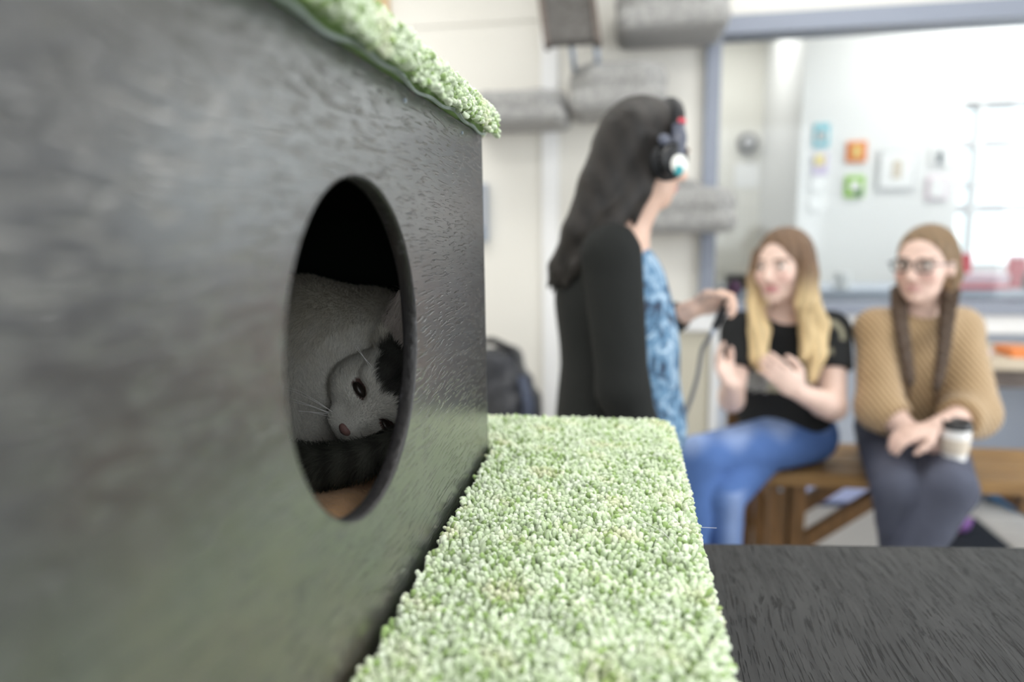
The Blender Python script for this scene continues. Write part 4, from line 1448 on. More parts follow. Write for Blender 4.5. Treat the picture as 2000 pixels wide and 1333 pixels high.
h2 = add_head(B, hc2, R2, 1.0)
add_hand(B, wA, (-0.50, -0.35, 0.78), (0.6, -0.5, 0.45), (-0.5, 0.2, 0.2), (14, 26, 22), sc=0.95, spread=0.04)
add_hand(B, wB, (-0.72, -0.25, 0.68), (-0.35, 0.65, 0.2), (0.55, -0.1, 0.75), (12, 22, 18), sc=1.0, spread=0.04)
B.build('body', M['skin'], p2, skin_color(hc2, R2, 1.0, (0.74, 0.54, 0.46), (0.50, 0.22, 0.22)))
add_eyes(h2, R2, 1.0, p2)
K = SDF(0.006, 0.025)
K.ell(pel + V3(-0.01, -0.01, 0.045), (0.155, 0.135, 0.10), k=0.05).ell(lerp(pel, che, 0.5), (0.142, 0.115, 0.14), k=0.06).ell(che, (0.158, 0.122, 0.155), k=0.06)
K.cone(nek - V3(0, 0, 0.05), sA, 0.058, 0.056, 0.04).cone(nek - V3(0, 0, 0.05), sB, 0.058, 0.056, 0.04)
K.cut_ell(nek + V3(-0.02, -0.055, 0.03), (0.058, 0.06, 0.05), None, 0.01)
K.cone(sA, lerp(sA, eA, 0.55), 0.060, 0.060, 0.02).cone(sB, lerp(sB, eB, 0.52), 0.062, 0.064, 0.02)
K.cut_plane(lerp(sA, eA, 0.55), eA - sA, 0.07)
K.cut_plane(lerp(sB, eB, 0.52), eB - sB, 0.08)


def tee(P):
    c = np.tile(np.array([0.016, 0.017, 0.018]), (len(P), 1))
    x, z = P[:, 0], P[:, 2]
    fr = P[:, 1] < 2.36
    # pale feathered wing print across the chest, rows of quills
    for (cx, sx) in ((0.425, -1), (0.56, 1)):
        u, w = (x - cx) * sx, z - 0.775
        m = fr & (u > -0.05) & (u < 0.065) & (np.abs(w - 0.15 * u) < 0.040 - 0.25 * np.abs(u)) & (np.sin((w + 0.6 * u) * 420) > -0.2)
        c[m] = (0.52, 0.52, 0.50)
    m = fr & (np.abs(x - 0.49) < 0.022) & (np.abs(z - 0.765) < 0.02)
    c[m] = (0.42, 0.40, 0.30)
    # pale scroll on her left shoulder
    d = np.hypot((x - 0.645), (z - 0.93))
    m = fr & (np.abs(d - 0.045) < 0.009) & (np.sin(np.arctan2(z - 0.93, x - 0.645) * 2) > -0.5)
    c[m] = (0.24, 0.23, 0.17)
    return c


K.build('tshirt', M['cloth'], p2, tee)
K = SDF(0.006, 0.02)
K.ell(pel, (0.158, 0.138, 0.112), k=0.05)
limb(K, hA, kA, aA + V3(0, 0, 0.05), (0.090, 0.066, 0.058, 0.046), 0.006)
limb(K, hB, kB, aB + V3(0, 0, 0.05), (0.096, 0.074, 0.062, 0.047), 0.006)
K.cut_plane((0.5, 2.4, SEAT), (0, 0, -1), 0.16)


def denim(P):
    t = sstep(P[:, 2] + 0.02 * np.sin(P[:, 0] * 40), 0.60, 0.66)[:, None] * (P[:, 1] < 2.36)[:, None]
    s = np.exp(-((P[:, 0] - 0.335) / 0.03) ** 2)[:, None] * (P[:, 2] < 0.5)[:, None]
    t = np.clip(t * 0.7 + s * 0.6, 0, 1)
    return np.array([0.085, 0.165, 0.40]) * (1 - t) + np.array([0.32, 0.42, 0.66]) * t


K.build('jeans', M['jeans'], p2, denim)
for an, d in ((aA, V3(-0.5, -0.86, 0)), (aB, V3(-0.62, -0.6, -0.35))):
    K = SDF(0.006, 0.012)
    K.cone(an, an + d * 0.17 + V3(0, 0, -0.035), 0.046, 0.038).cone(an - d * 0.035 + V3(0, 0, -0.03), an + d * 0.1 + V3(0, 0, -0.045), 0.042, 0.038)
    K.cut_plane(an + V3(0, 0, 0.02), (0, 0, 1), 0.09)
    if an is aA:
        K.cut_plane(an + V3(0, 0, -0.088), (0, 0, -1), 0.4)
    K.build('shoe', M['black_soft'], p2)
# hair: brown at the roots, blond lengths over both shoulders
H = SDF(0.005, 0.02)
hh = lambda x, y, z: hc2 + R2 @ V3(x, y, z)
H.ell(hh(0, -0.020, 0.038), (0.084, 0.098, 0.092), R2, 0.02)
H.ell(hh(0, -0.055, -0.03), (0.080, 0.060, 0.10), R2, 0.03)
# strands: figure's right (left in view) and left
H.chain([hh(0.070, 0.02, 0.045), hh(0.082, 0.030, -0.03), hh(0.080, 0.030, -0.11), V3(0.425, 2.235, 0.955), V3(0.420, 2.215, 0.87), V3(0.432, 2.215, 0.83)], [0.022, 0.022, 0.026, 0.034, 0.028, 0.014], 0.012)
H.chain([hh(-0.060, 0.005, 0.055), hh(-0.084, 0.010, -0.02), hh(-0.088, 0.02, -0.10), V3(0.600, 2.265, 0.97), V3(0.600, 2.25, 0.88), V3(0.590, 2.235, 0.80)], [0.030, 0.030, 0.034, 0.040, 0.034, 0.016], 0.012)
H.chain([hh(-0.078, 0.03, -0.03), hh(-0.078, 0.04, -0.11), V3(0.565, 2.225, 0.95), V3(0.555, 2.215, 0.87)], [0.016, 0.020, 0.024, 0.012], 0.01)
H.chain([hh(0, -0.08, -0.03), V3(0.54, 2.40, 1.02), V3(0.55, 2.46, 0.90)], [0.07, 0.07, 0.045], 0.03)
H.cut_ell(hh(0.004, 0.090, -0.020), (0.056, 0.080, 0.098), R2, 0.010)


def blond(P):
    n = np.sin(P[:, 0] * 230 + 3 * np.sin(P[:, 2] * 20))[:, None]
    t = sstep(P[:, 2] + 0.012 * n[:, 0], 1.17, 1.02)[:, None]
    top, low = np.array([0.16, 0.095, 0.055]), np.array([0.70, 0.53, 0.29])
    return np.clip((top * (1 - t) + low * t) * (1 + 0.22 * n), 0.01, 1)


H.build('hair', M['hair'], p2, blond)

# ================= the woman with glasses, braids and tan poncho
p3 = thing('person', (0.94, 2.45, 0), 'seated woman with two braids in a tan knit poncho', 'person')
hc3 = V3(0.905, 2.27, 1.155)
R3 = frame_from((-0.66, -0.75, -0.02), (0.03, 0.02, 1.0))
pel, che, nek = V3(0.965, 2.46, SEAT + 0.115), V3(0.945, 2.42, 0.83), V3(0.930, 2.36, 1.005)
sA, eA, wA = V3(0.803, 2.33, 0.945), V3(0.790, 2.22, 0.715), V3(0.868, 2.100, 0.652)     # her right arm, holds the cup
sB, eB, wB = V3(1.075, 2.40, 0.940), V3(1.060, 2.24, 0.700), V3(0.890, 2.070, 0.700)     # her left arm, crosses over
hA, kA, aA = V3(0.890, 2.43, 0.555), V3(0.790, 2.04, 0.520), V3(0.855, 2.10, 0.09)
hB, kB, aB = V3(1.040, 2.43, 0.555), V3(0.905, 1.99, 0.545), V3(0.745, 1.965, 0.14)
B = SDF(0.005, 0.02)
B.ell(pel, (0.16, 0.13, 0.11), k=0.05).ell(lerp(pel, che, 0.5), (0.13, 0.10, 0.13), k=0.06).ell(che, (0.145, 0.10, 0.15), k=0.06)
B.cone(nek - V3(0, 0, 0.03), hc3 + V3(0.015, 0.02, -0.07), 0.050, 0.048, 0.03)
B.cone(nek - V3(0, 0, 0.035), sA, 0.05, 0.046, 0.04).cone(nek - V3(0, 0, 0.035), sB, 0.05, 0.046, 0.04)
limb(B, sA, eA, wA, (0.046, 0.039, 0.039, 0.026))
limb(B, sB, eB, wB, (0.048, 0.041, 0.041, 0.027))
limb(B, hA, kA, aA, (0.074, 0.050, 0.044, 0.034), 0.006)
limb(B, hB, kB, aB, (0.074, 0.050, 0.044, 0.034), 0.006)
foot(B, aA, (-0.2, -0.95, 0))
foot(B, aB, (-0.3, -0.92, -0.1))
h3 = add_head(B, hc3, R3, 1.0)
add_hand(B, wB, (-0.93, -0.1, -0.25), (0.1, 0.25, -0.9), (0.0, -0.9, -0.2), (18, 26, 18), sc=0.95, spread=0.04)
add_hand(B, wA, (0.92, -0.2, -0.15), (0.15, 0.95, 0.1), (0.1, 0.1, 0.95), (22, 36, 30), sc=0.95, spread=0.03)
B.build('body', M['skin'], p3, skin_color(hc3, R3, 1.0, (0.74, 0.53, 0.45), (0.55, 0.31, 0.28)))
add_eyes(h3, R3, 1.0, p3)
K = SDF(0.006, 0.03)
K.ell(lerp(pel, che, 0.45), (0.160, 0.135, 0.15), k=0.06).ell(che, (0.165, 0.130, 0.16), k=0.06)
K.cone(nek - V3(0, 0, 0.045), sA, 0.065, 0.066, 0.05).cone(nek - V3(0, 0, 0.045), sB, 0.065, 0.068, 0.05)
# wide poncho sleeves
K.cone(sA, eA + V3(0.0, 0.0, 0.0), 0.064, 0.066, 0.03).cone(eA, lerp(eA, wA, 0.30), 0.070, 0.060, 0.03)
K.cone(sB, eB + V3(0.008, 0.02, 0.0), 0.066, 0.080, 0.03).cone(eB, lerp(eB, wB, 0.28), 0.075, 0.068, 0.03)
K.cut_plane(lerp(eA, wA, 0.42), wA - eA, 0.085)
K.cut_plane(lerp(eB, wB, 0.40), wB - eB, 0.10)
K.cut_ell(nek + V3(-0.015, -0.05, 0.045), (0.062, 0.06, 0.05), None, 0.012)
K.build('poncho', M['knit'], p3)
K = SDF(0.006, 0.02)
K.ell(pel, (0.165, 0.138, 0.112), k=0.05)
limb(K, hA, kA, aA + V3(0, 0, 0.05), (0.092, 0.070, 0.062, 0.050), 0.008)
limb(K, hB, kB, aB + V3(0, 0, 0.05), (0.094, 0.072, 0.064, 0.052), 0.008)
K.cut_plane((0.96, 2.45, SEAT), (0, 0, -1), 0.18)


K.build('jeans', M['jeans'], p3, (0.085, 0.093, 0.130))
for an, d, low in ((aA, V3(-0.2, -0.95, 0), True), (aB, V3(-0.3, -0.92, -0.1), False)):
    K = SDF(0.006, 0.012)
    K.cone(an, an + d * 0.17 + V3(0, 0, -0.035), 0.046, 0.038).cone(an - d * 0.035 + V3(0, 0, -0.03), an + d * 0.1 + V3(0, 0, -0.045), 0.042, 0.038)
    K.cut_plane(an + V3(0, 0, 0.02), (0, 0, 1), 0.09)
    if low:
        K.cut_plane(an + V3(0, 0, -0.088), (0, 0, -1), 0.4)
    K.build('shoe', M['black_soft'], p3)
# parted hair and two braids
hh = lambda x, y, z: hc3 + R3 @ V3(x, y, z)
H = SDF(0.005, 0.02)
H.ell(hh(0, -0.020, 0.036), (0.081, 0.096, 0.090), R3, 0.02)
H.ell(hh(0, -0.050, -0.03), (0.078, 0.060, 0.075), R3, 0.03)
H.chain([hh(-0.066, -0.02, 0.04), hh(-0.074, -0.040, -0.03), hh(-0.070, -0.025, -0.085)], [0.022, 0.020, 0.018], 0.012)
H.chain([hh(0.068, -0.02, 0.03), hh(0.074, -0.035, -0.04), hh(0.068, -0.015, -0.085)], [0.018, 0.017, 0.016], 0.012)
H.cut_ell(hh(0.0, 0.088, -0.020), (0.078, 0.090, 0.098), R3, 0.010)


def brown(P):
    n = np.sin(P[:, 0] * 230 + 3 * np.sin(P[:, 2] * 40))[:, None]
    return np.clip(np.array([0.22, 0.145, 0.080]) * (1 + 0.25 * n), 0.01, 1)


H.build('hair', M['hair'], p3, brown)


def braid(a, b, c, d):
    """three-strand plait following a bent line."""
    Bz = SDF(0.004, 0.004)
    ts = np.linspace(0, 1, 60)
    pts = [(1 - t) ** 3 * a + 3 * (1 - t) ** 2 * t * b + 3 * (1 - t) * t * t * c + t ** 3 * d for t in ts]
    for s in range(3):
        q = []
        for t, p in zip(ts, pts):
            w = 2 * math.pi * (t * 6 + s / 3)
            q.append(p + V3(math.sin(w) * 0.016, math.sin(2 * w) * 0.009, 0) * (1 - 0.35 * t))
        Bz.chain(q[::2], [0.0125 - 0.005 * t for t in ts[::2]], 0.002)
    Bz.cone(pts[-1], pts[-1] + V3(0, 0, -0.05), 0.009, 0.004, 0.004)
    o = Bz.build('braid', M['hair'], p3, lambda P: np.clip(np.tile(np.array([0.085, 0.055, 0.036]), (len(P), 1)) * (1 + 0.3 * np.sin(P[:, 2:3] * 300)), 0.01, 1), relax=1)
    e = pts[-1]
    MB().lathe([(0.008, -0.006), (0.011, -0.003), (0.011, 0.003), (0.008, 0.006)], e, 12).build('hair_tie', M['black_soft'], o, smooth=True)


braid(hh(0.068, -0.010, -0.08), V3(0.835, 2.27, 1.00), V3(0.858, 2.225, 0.90), V3(0.868, 2.215, 0.80))
braid(hh(-0.070, -0.02, -0.08), V3(0.985, 2.29, 0.99), V3(0.975, 2.245, 0.90), V3(0.950, 2.225, 0.785))

# glasses
gl = thing('glasses', tuple(hh(0, 0.09, 0.0)), 'dark rimmed glasses worn by the woman with braids', 'glasses')
for sx in (-1, 1):
    ring = []
    for k in range(21):
        a = 2 * math.pi * k / 20
        ring.append(hh(sx * 0.033 + 0.025 * math.copysign(abs(math.cos(a)) ** 0.7, math.cos(a)), 0.097 - 0.12 * abs(sx * 0.033) * 0, 0.004 + 0.018 * math.copysign(abs(math.sin(a)) ** 0.7, math.sin(a))))
    MB().tube(ring, 0.0022, 8).build('rim', M['black'], gl, smooth=True)
    lens = [ring[k] for k in range(20)]
    back = [p - R3 @ V3(0, 0.0015, 0) for p in lens]
    mb = MB()
    mb.add(lens + back, [tuple(range(20)), tuple(range(39, 19, -1))] + [(k, (k + 1) % 20, 20 + (k + 1) % 20, 20 + k) for k in range(20)])
    mb.build('lens', M['glass'], gl)
    MB().tube([hh(sx * 0.058, 0.096, 0.010), hh(sx * 0.076, 0.080, 0.010), hh(sx * 0.083, 0.03, 0.008), hh(sx * 0.082, -0.012, 0.002)], 0.0022, 8).build('temple', M['greyblue_plastic'], gl, smooth=True)
MB().tube([hh(-0.009, 0.097, 0.010), hh(0, 0.100, 0.013), hh(0.009, 0.097, 0.010)], 0.0022, 8).build('bridge', M['black'], gl, smooth=True)

# ------------------------------------------------------------------ held things
# coffee cup with lid, standing on the lap in the hand
cc = V3(0.940, 2.060, 0.610)
cu = thing('coffee_cup', tuple(cc), 'white paper coffee cup with black lid in the lap', 'cup')
MB().lathe([(0.001, 0), (0.030, 0.0), (0.0325, 0.02), (0.040, 0.098), (0.001, 0.098)], cc, 28).build('cup_body', M['paper'], cu, smooth=False)
MB().lathe([(0.0335, 0.022), (0.0345, 0.022), (0.0385, 0.066), (0.0375, 0.066)], cc, 28).build('sleeve', M['cardboard'], cu)
MB().lathe([(0.043, 0.094), (0.043, 0.101), (0.040, 0.105), (0.038, 0.116), (0.035, 0.117), (0.033, 0.111), (0.001, 0.111)], cc, 28).build('lid', M['black'], cu, smooth=True)

# microphone pointed at the seated women, cable hanging to the recorder
m0 = V3(0.232, 1.700, 1.068)
mc = thing('microphone', tuple(m0), 'small black microphone held out by the standing woman', 'microphone')
md = V3(0.42, 0.10, 0.90)
md /= np.linalg.norm(md)
MB().tube([m0 - md * 0.035, m0 + md * 0.02, m0 + md * 0.060], [0.0085, 0.010, 0.012], 14).build('handle', M['black'], mc, smooth=True)
MB().ell(m0 + md * 0.072, (0.016, 0.016, 0.019)).build('head_grille', mat('dark violet foam', (0.06, 0.035, 0.06), 0.9, 0.1, bump=(300, 0.6, 0.002)), mc, smooth=True)
MB().tube([m0 - md * 0.034, m0 - md * 0.055], [0.006, 0.005], 10).build('plug', M['steel'], mc, smooth=True)
pts = [m0 - md * 0.055, V3(0.190, 1.70, 0.985), V3(0.182, 1.69, 0.92), V3(0.165, 1.68, 0.86), V3(0.143, 1.665, 0.805), V3(0.130, 1.65, 0.76)]
q = []
for i in range(len(pts) - 1):
    for t in np.linspace(0, 1, 6, endpoint=False):
        q.append(lerp(pts[i], pts[i + 1], t))
q.append(pts[-1])
q = np.array(q)
for _ in range(3):
    q[1:-1] = 0.5 * q[1:-1] + 0.25 * (q[:-2] + q[2:])
tag(MB().tube(q, 0.0055, 10).build('microphone_cable', M['cable'], None, smooth=True), 'grey cable hanging from the microphone', 'cable')
# ------------------------------------------------------------------ bench
be = thing('bench', (1.3, 2.45, 0), 'long brown stained wooden bench with braced legs', 'bench')
bx0, bx1 = 0.46, 2.5
for i in range(3):
    y = 2.285 + i * 0.122
    MB().box((bx0, y, SEAT - 0.045), (bx1, y + 0.116, SEAT)).build('seat_plank', M['bench'], be, 0.004)
for x in (0.50, 1.55, 2.36):
    for y in (2.315, 2.545):
        MB().box((x, y, 0), (x + 0.055, y + 0.055, SEAT - 0.045)).build('leg', M['bench_leg'], be, 0.004)
        MB().box((x + 0.066, y, 0), (x + 0.115, y + 0.05, SEAT - 0.045)).build('leg', M['bench_leg'], be, 0.004)
        MB().lathe([(0.001, 0), (0.008, 0.0), (0.007, 0.005), (0.001, 0.006)], (x + 0.03, y, SEAT - 0.07), 10, (0, -1, 0)).build('bolt', M['steel'], be)
    MB().box((x, 2.37, SEAT - 0.13), (x + 0.05, 2.545, SEAT - 0.045)).build('cross_rail', M['bench_leg'], be, 0.004)
for xa_, xb_ in ((0.60, 0.86), (1.53, 1.27), (1.65, 1.91), (2.34, 2.08)):
    s = 1 if xb_ > xa_ else -1
    for y in (2.322, 2.55):
        w = 0.022
        MB().hexa([(xa_, y, 0.16), (xa_, y + 0.04, 0.16), (xa_, y + 0.04, 0.22), (xa_, y, 0.22)][::s],
                  [(xb_, y, SEAT - 0.105), (xb_, y + 0.04, SEAT - 0.105), (xb_, y + 0.04, SEAT - 0.045), (xb_, y, SEAT - 0.045)][::s]).build('brace', M['bench_leg'], be, 0.003)
# upright end board behind the blonde woman
MB().box((0.392, 2.60, 0.02), (0.50, 2.635, 0.80)).build('end_board', M['bench_leg'], be, 0.004)
MB().box((0.44, 2.60, 0.34), (0.52, 2.66, 0.42)).build('end_cleat', M['bench_leg'], be, 0.004)

# ------------------------------------------------------------------ console table behind the bench, with papers
ct = thing('side_table', (1.9, 3.3, 0), 'wooden side table with a pale top behind the bench', 'table')
MB().box((1.30, 3.06, 0.675), (2.40, 3.50, 0.722)).build('table_top', M['table_wood'], ct, 0.004)
MB().box((1.34, 3.09, 0.595), (2.36, 3.12, 0.675)).build('apron', M['table_dark'], ct, 0.003)
MB().box((1.34, 3.44, 0.595), (2.36, 3.47, 0.675)).build('apron', M['table_dark'], ct, 0.003)
for x in (1.345, 2.31):
    for y in (3.10, 3.42):
        MB().box((x, y, 0), (x + 0.05, y + 0.05, 0.675)).build('leg', M['table_dark'], ct, 0.003)
for (x0, x1, y0, y1, h, m, lb, nm, cg) in ((1.38, 1.52, 3.10, 3.26, 0.03, 'pinkpaper', 'pale pink box lying on the side table', 'flat_box', 'box'),
                                      (1.60, 1.70, 3.10, 3.24, 0.035, 'orange', 'orange box on the side table beside the pink one', 'small_box', 'box')):
    t = thing(nm, ((x0 + x1) / 2, (y0 + y1) / 2, 0.722), lb, cg)
    MB().box((x0, y0, 0.7225), (x1, y1, 0.722 + h * 0.6)).build('box_base', M[m], t, 0.003)
    MB().box((x0 - 0.003, y0 - 0.003, 0.722 + h * 0.6), (x1 + 0.003, y1 + 0.003, 0.722 + h)).build('box_lid', M[m], t, 0.003)

# ------------------------------------------------------------------ floor things
# white tub with a lavender lid under the bench
tb2 = thing('storage_tub', (0.93, 2.86, 0), 'white plastic tub with a lavender blue lid under the bench', 'storage tub')
MB().hexa([(0.74, 2.74, 0), (1.06, 2.74, 0), (1.06, 3.02, 0), (0.74, 3.02, 0)],
          [(0.72, 2.72, 0.185), (1.08, 2.72, 0.185), (1.08, 3.04, 0.185), (0.72, 3.04, 0.185)]).build('tub_body', M['white_plastic'], tb2, 0.012)
MB().box((0.712, 2.712, 0.185), (1.088, 3.048, 0.205)).build('tub_rim', M['navy_plastic'], tb2, 0.005)
MB().hexa([(0.72, 2.72, 0.205), (1.08, 2.72, 0.205), (1.08, 3.04, 0.205), (0.72, 3.04, 0.205)],
          [(0.76, 2.76, 0.222), (1.04, 2.76, 0.222), (1.04, 3.00, 0.222), (0.76, 3.00, 0.222)]).build('tub_lid', M['blue_plastic'], tb2, 0.004)
# mats
for lo, hi, lb in (((0.40, 2.90), (0.70, 3.28), 'charcoal floor mat behind the left bench legs'),
                   ((1.24, 2.72), (1.52, 3.10), 'charcoal floor mat with a pink toy on it')):
    t = thing('floor_mat', ((lo[0] + hi[0]) / 2, (lo[1] + hi[1]) / 2, 0), lb, 'mat', 'mats under the bench')
    MB().box((lo[0], lo[1], 0.0005), (hi[0], hi[1], 0.012)).build('mat_pad', M['mat_dark'], t, 0.004)
    MB().box((lo[0] - 0.01, lo[1] - 0.01, 0.0002), (hi[0] + 0.01, hi[1] + 0.01, 0.007)).build('mat_border', M['black_soft'], t, 0.002)


def cushion(c, r, m, m2, label):
    t = thing('pet_bed', (c[0], c[1], 0), label, 'pet bed', 'blue pet beds by the wall')
    s = SDF(0.008, 0.02)
    n = 20
    pts = [(c[0] + r[0] * math.cos(2 * math.pi * k / n), c[1] + r[1] * math.sin(2 * math.pi * k / n), 0.05) for k in range(n + 1)]
    s.chain(pts, [0.045 + 0.006 * math.sin(k * 2.1) for k in range(n)] + [0.045], 0.015)
    s.cut_plane((c[0], c[1], 0.003), (0, 0, -1), 1)
    s.build('bolster', M[m], t)
    s = SDF(0.008, 0.02)
    s.ell((c[0], c[1], 0.035), (r[0], r[1], 0.032))
    s.build('inner_pad', M[m2], t)


cushion((1.50, 3.36), (0.10, 0.12), 'blue_fabric', 'black_soft', 'round blue pet bed beside the pink toy')
cushion((1.84, 3.32), (0.12, 0.13), 'blue_light', 'black_soft', 'lighter blue pet bed at the right frame edge')
cushion((0.56, 3.10), (0.08, 0.10), 'blue_light', 'blue_fabric', 'light blue pet bed on the mat behind the left bench legs')
# soft toy
ty = thing('plush_toy', (1.375, 2.93, 0.012), 'pink and purple plush toy on the charcoal mat', 'toy')
s = SDF(0.004, 0.01)
s.ell((1.355, 2.93, 0.038), (0.032, 0.028, 0.026)).ell((1.335, 2.92, 0.055), (0.014, 0.012, 0.014)).ell((1.350, 2.905, 0.028), (0.018, 0.014, 0.014))
s.build('toy_body', M['toy_pink'], ty)
s = SDF(0.004, 0.01)
s.ell((1.398, 2.935, 0.045), (0.030, 0.025, 0.030)).ell((1.420, 2.925, 0.068), (0.012, 0.010, 0.014)).ell((1.385, 2.93, 0.072), (0.012, 0.010, 0.014))
s.build('toy_wing', M['toy_purple'], ty)
# black bag
bg_ = thing('black_bag', (-0.55, 3.15, 0), 'slumped black bag on the floor beside the cat house', 'bag')
s = SDF(0.012, 0.05)
s.ell((-0.58, 3.15, 0.24), (0.22, 0.16, 0.25)).ell((-0.60, 3.15, 0.52), (0.17, 0.13, 0.20)).ell((-0.50, 3.10, 0.40), (0.13, 0.13, 0.20))
s.box((-0.62, 3.15, 0.66), (0.13, 0.10, 0.06), 0.04)
s.cut_plane((-0.58, 3.15, 0.004), (0, 0, -1), 1)
s.cut_ell((-0.62, 3.14, 0.76), (0.10, 0.06, 0.05))


def crumple(V):
    d = 0.012 * np.sin(V[:, 0] * 31 + 2 * np.sin(V[:, 2] * 17)) * np.sin(V[:, 2] * 23 + V[:, 1] * 19)
    out = V - np.array([-0.58, 3.15, 0.35])
    out[:, 2] *= 0.2
    out /= np.linalg.norm(out, axis=1)[:, None] + 1e-6
    W = V + out * d[:, None]
    W[:, 2] = np.maximum(W[:, 2], 0.003)
    return W


s.build('bag_body', M['bag'], bg_, displace=crumple)
MB().tube([(-0.70, 3.12, 0.70), (-0.68, 3.09, 0.76), (-0.60, 3.07, 0.775), (-0.53, 3.08, 0.74), (-0.50, 3.10, 0.68)], 0.011, 8, 1.6).build('handle', M['black_soft'], bg_, smooth=True)
MB().tube([(-0.455, 3.02, 0.62), (-0.42, 2.98, 0.50), (-0.43, 2.97, 0.34)], [0.014, 0.018, 0.014], 8, 1.5).build('strap', mat('slate webbing', (0.06, 0.075, 0.12), 0.7), bg_, smooth=True)

# ------------------------------------------------------------------ plush cat shelves on the back wall
def shelf(x0, x1, zb, zt, label, yf=3.20, hood=0.0):
    t = thing('cat_shelf', ((x0 + x1) / 2, YW, zb), label, 'cat shelf', 'grey plush cat shelves on the back wall')
    s = SDF(0.012, 0.03)
    cx, cy = (x0 + x1) / 2, (yf + YW - 0.01) / 2
    hw, hd = (x1 - x0) / 2, (YW - 0.01 - yf) / 2
    th = (zt - zb) * 0.55
    s.box((cx, cy, zb + th / 2), (hw, hd, th / 2), min(th / 2, 0.05))
    r = (zt - zb) * 0.36
    zr = zt - r
    c = 0.12
    path = [(x0 + r, YW - 0.02 - r), (x0 + r, yf + c), (x0 + c, yf + r), (x1 - c, yf + r), (x1 - r, yf + c), (x1 - r, YW - 0.02 - r)]
    s.chain([(x, y, zr + (0.02 if 0 < i < 5 else 0.0)) for i, (x, y) in enumerate(path)], [r] * 6, 0.02)
    s.chain([(x0 + r, YW - 0.02 - r, zr + hood * 0.3), (cx, YW - 0.02 - r, zr + hood), (x1 - r, YW - 0.02 - r, zr + hood * 0.3)], [r, r * 1.15, r], 0.02)

    def fuzz(V):
        d = 0.004 * np.sin(V[:, 0] * 170 + 2 * np.sin(V[:, 2] * 90)) * np.sin(V[:, 1] * 150 + V[:, 2] * 130)
        V = V + d[:, None] * np.array([0.5, -0.7, 0.5])
        V[:, 1] = np.minimum(V[:, 1], YW - 0.004)
        return V
    s.build('plush_cover', M['plush'], t, displace=fuzz)
    MB().box((x0 + 0.05, YW - 0.30, zb + 0.012), (x1 - 0.05, YW - 0.002, zb + 0.03)).build('shelf_board', M['table_dark'], t, 0.002)
    return t


shelf(-0.76, -0.272, 1.765, 1.895, 'grey plush cat shelf beside the cat house roof')
shelf(-0.258, 0.180, 1.800, 1.998, 'grey plush cat shelf under the dark ramp')
shelf(-0.050, 0.445, 2.135, 2.33, 'grey plush cat shelf above the window corner, highest of the four')
shelf(0.055, 0.500, 1.255, 1.435, 'grey plush cat shelf overlapping the window post, lowest of the four', hood=0.07)

# dark ramp with its two props
rp = thing('cat_ramp', (-0.24, 3.3, 1.99), 'dark grey plank ramp propped above the plush shelf', 'cat ramp')
MB().hexa([(-0.350, 3.12, 2.085), (-0.112, 3.12, 2.085), (-0.112, 3.15, 2.065), (-0.350, 3.15, 2.065)],
          [(-0.455, 3.40, 2.72), (-0.205, 3.40, 2.72), (-0.205, 3.44, 2.70), (-0.455, 3.44, 2.70)]).build('plank', M['plush_dark'], rp, 0.004)
MB().hexa([(-0.355, 3.105, 2.075), (-0.330, 3.105, 2.075), (-0.330, 3.16, 2.055), (-0.355, 3.16, 2.055)],
          [(-0.46, 3.385, 2.725), (-0.435, 3.385, 2.725), (-0.435, 3.445, 2.695), (-0.46, 3.445, 2.695)]).build('side_rail', M['table_dark'], rp, 0.003)
MB().hexa([(-0.132, 3.105, 2.075), (-0.107, 3.105, 2.075), (-0.107, 3.16, 2.055), (-0.132, 3.16, 2.055)],
          [(-0.225, 3.385, 2.725), (-0.200, 3.385, 2.725), (-0.200, 3.445, 2.695), (-0.225, 3.445, 2.695)]).build('side_rail', M['table_dark'], rp, 0.003)
for x in (-0.232, -0.125):
    MB().tube([(x - 0.01, 3.17, 2.10), (x, 3.245, 1.985)], 0.013, 12).build('prop', M['steel'], rp, smooth=True)

# ------------------------------------------------------------------ small things on the back room counter
def can(c, r, h, m, label, nm, cg, lidm='palegrey'):
    t = thing(nm, c, label, cg)
    MB().lathe([(0.001, 0.001), (r, 0.001), (r, h * 0.86), (r * 0.92, h * 0.9), (0.001, h * 0.9)], c, 20).build('vessel', M[m], t)
    MB().lathe([(0.001, h * 0.9), (r * 0.95, h * 0.9), (r * 0.95, h * 0.97), (r * 0.6, h), (0.001, h)], c, 20).build('lid', M[lidm], t)


def carton(lo, hi, m, label, nm='carton', cg='box', m2=None):
    t = thing(nm, ((lo[0] + hi[0]) / 2, (lo[1] + hi[1]) / 2, lo[2]), label, cg)
    zt = hi[2] - (hi[2] - lo[2]) * 0.25
    MB().box(lo, (hi[0], hi[1], zt)).build('box_base', M[m], t, 0.003)
    MB().box((lo[0] - 0.004, lo[1] - 0.004, zt), (hi[0] + 0.004, hi[1] + 0.004, hi[2])).build('box_lid', M[m2 or m], t, 0.003)


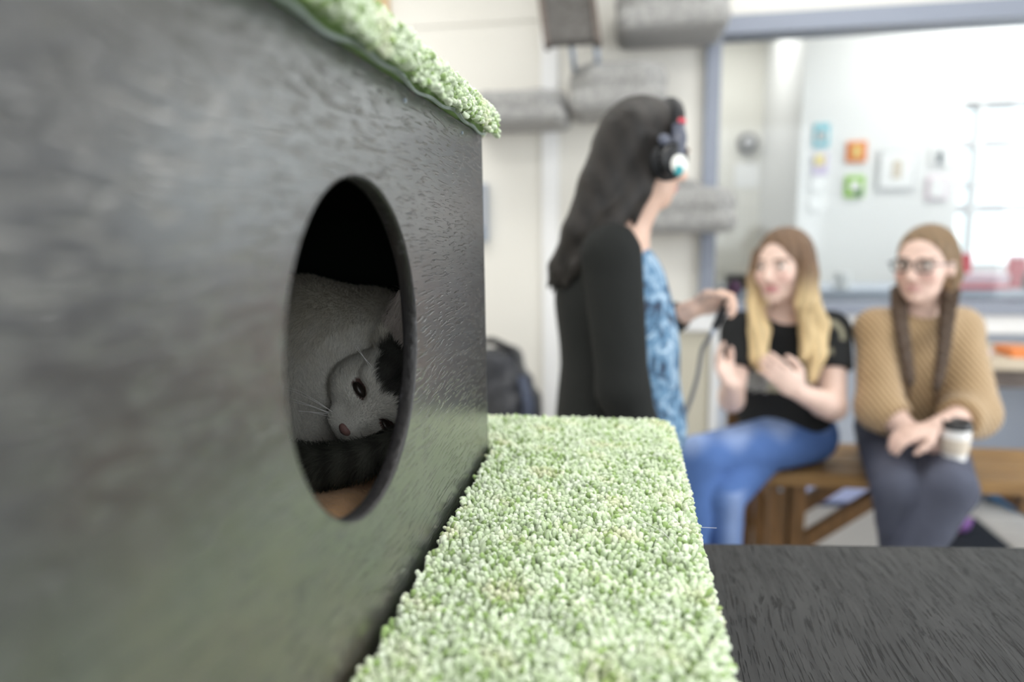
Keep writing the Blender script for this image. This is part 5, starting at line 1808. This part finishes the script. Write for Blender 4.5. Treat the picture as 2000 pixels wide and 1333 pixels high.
ZK = 0.946
carton((1.66, 3.83, ZK), (1.93, 4.0, ZK + 0.075), 'pinkpaper', 'pale pink carton with a red lid edge on the counter', m2='pinkpaper')
carton((1.66, 3.80, ZK), (1.92, 3.826, ZK + 0.022), 'red', 'flat red box in front of the pink carton', 'flat_box')
can((1.74, 3.92, ZK + 0.077), 0.045, 0.10, 'red', 'red can standing on the pink carton', 'can', 'can', 'red')
can((1.985, 3.88, ZK), 0.042, 0.17, 'red', 'tall red can at the end of the counter', 'can', 'can', 'pinkpaper')
can((2.075, 3.88, ZK), 0.036, 0.12, 'navy_plastic', 'navy jar right of the tall red can', 'jar', 'jar', 'navy_plastic')
can((2.02, 3.83, ZK), 0.026, 0.075, 'black', 'short black jar in front of the red can', 'jar', 'jar', 'black')
carton((2.12, 3.82, ZK), (2.30, 3.98, ZK + 0.05), 'table_wood', 'low wooden box at the right end of the counter')
carton((0.56, 3.82, ZK), (0.74, 3.98, ZK + 0.075), 'black', 'black box on the counter beside the window post')
can((0.665, 3.80, ZK), 0.018, 0.05, 'toy_purple', 'small purple jar before the black box', 'jar', 'jar', 'toy_purple')
can((1.135, 3.83, ZK), 0.04, 0.09, 'paper', 'white mug on the counter between the women', 'mug', 'mug', 'paper')

# unseen dark cabinet, added to darken what the glossy cat house reflects
cb = thing('added_cabinet', (2.95, 3.3, 0), 'added charcoal cabinet out of view, darkens the cat house reflection', 'cabinet')
MB().box((2.45, 3.02, 0.08), (3.44, 3.52, 2.45)).build('body', M['table_dark'], cb, 0.004)
MB().box((2.47, 3.05, 0.0), (3.42, 3.50, 0.08)).build('plinth', M['black'], cb, 0.003)
for xa2, xb2, hx in ((2.455, 2.938, 2.90), (2.948, 3.435, 2.986)):
    d = MB().box((xa2, 3.0, 0.09), (xb2, 3.019, 2.44)).build('door', mat('charcoal door paint', (0.05, 0.052, 0.056), 0.5, 0.4), cb, 0.004)
    MB().tube([(hx, 2.975, 1.05), (hx, 2.975, 1.25)], 0.007, 10).build('handle', M['steel'], d, smooth=True)
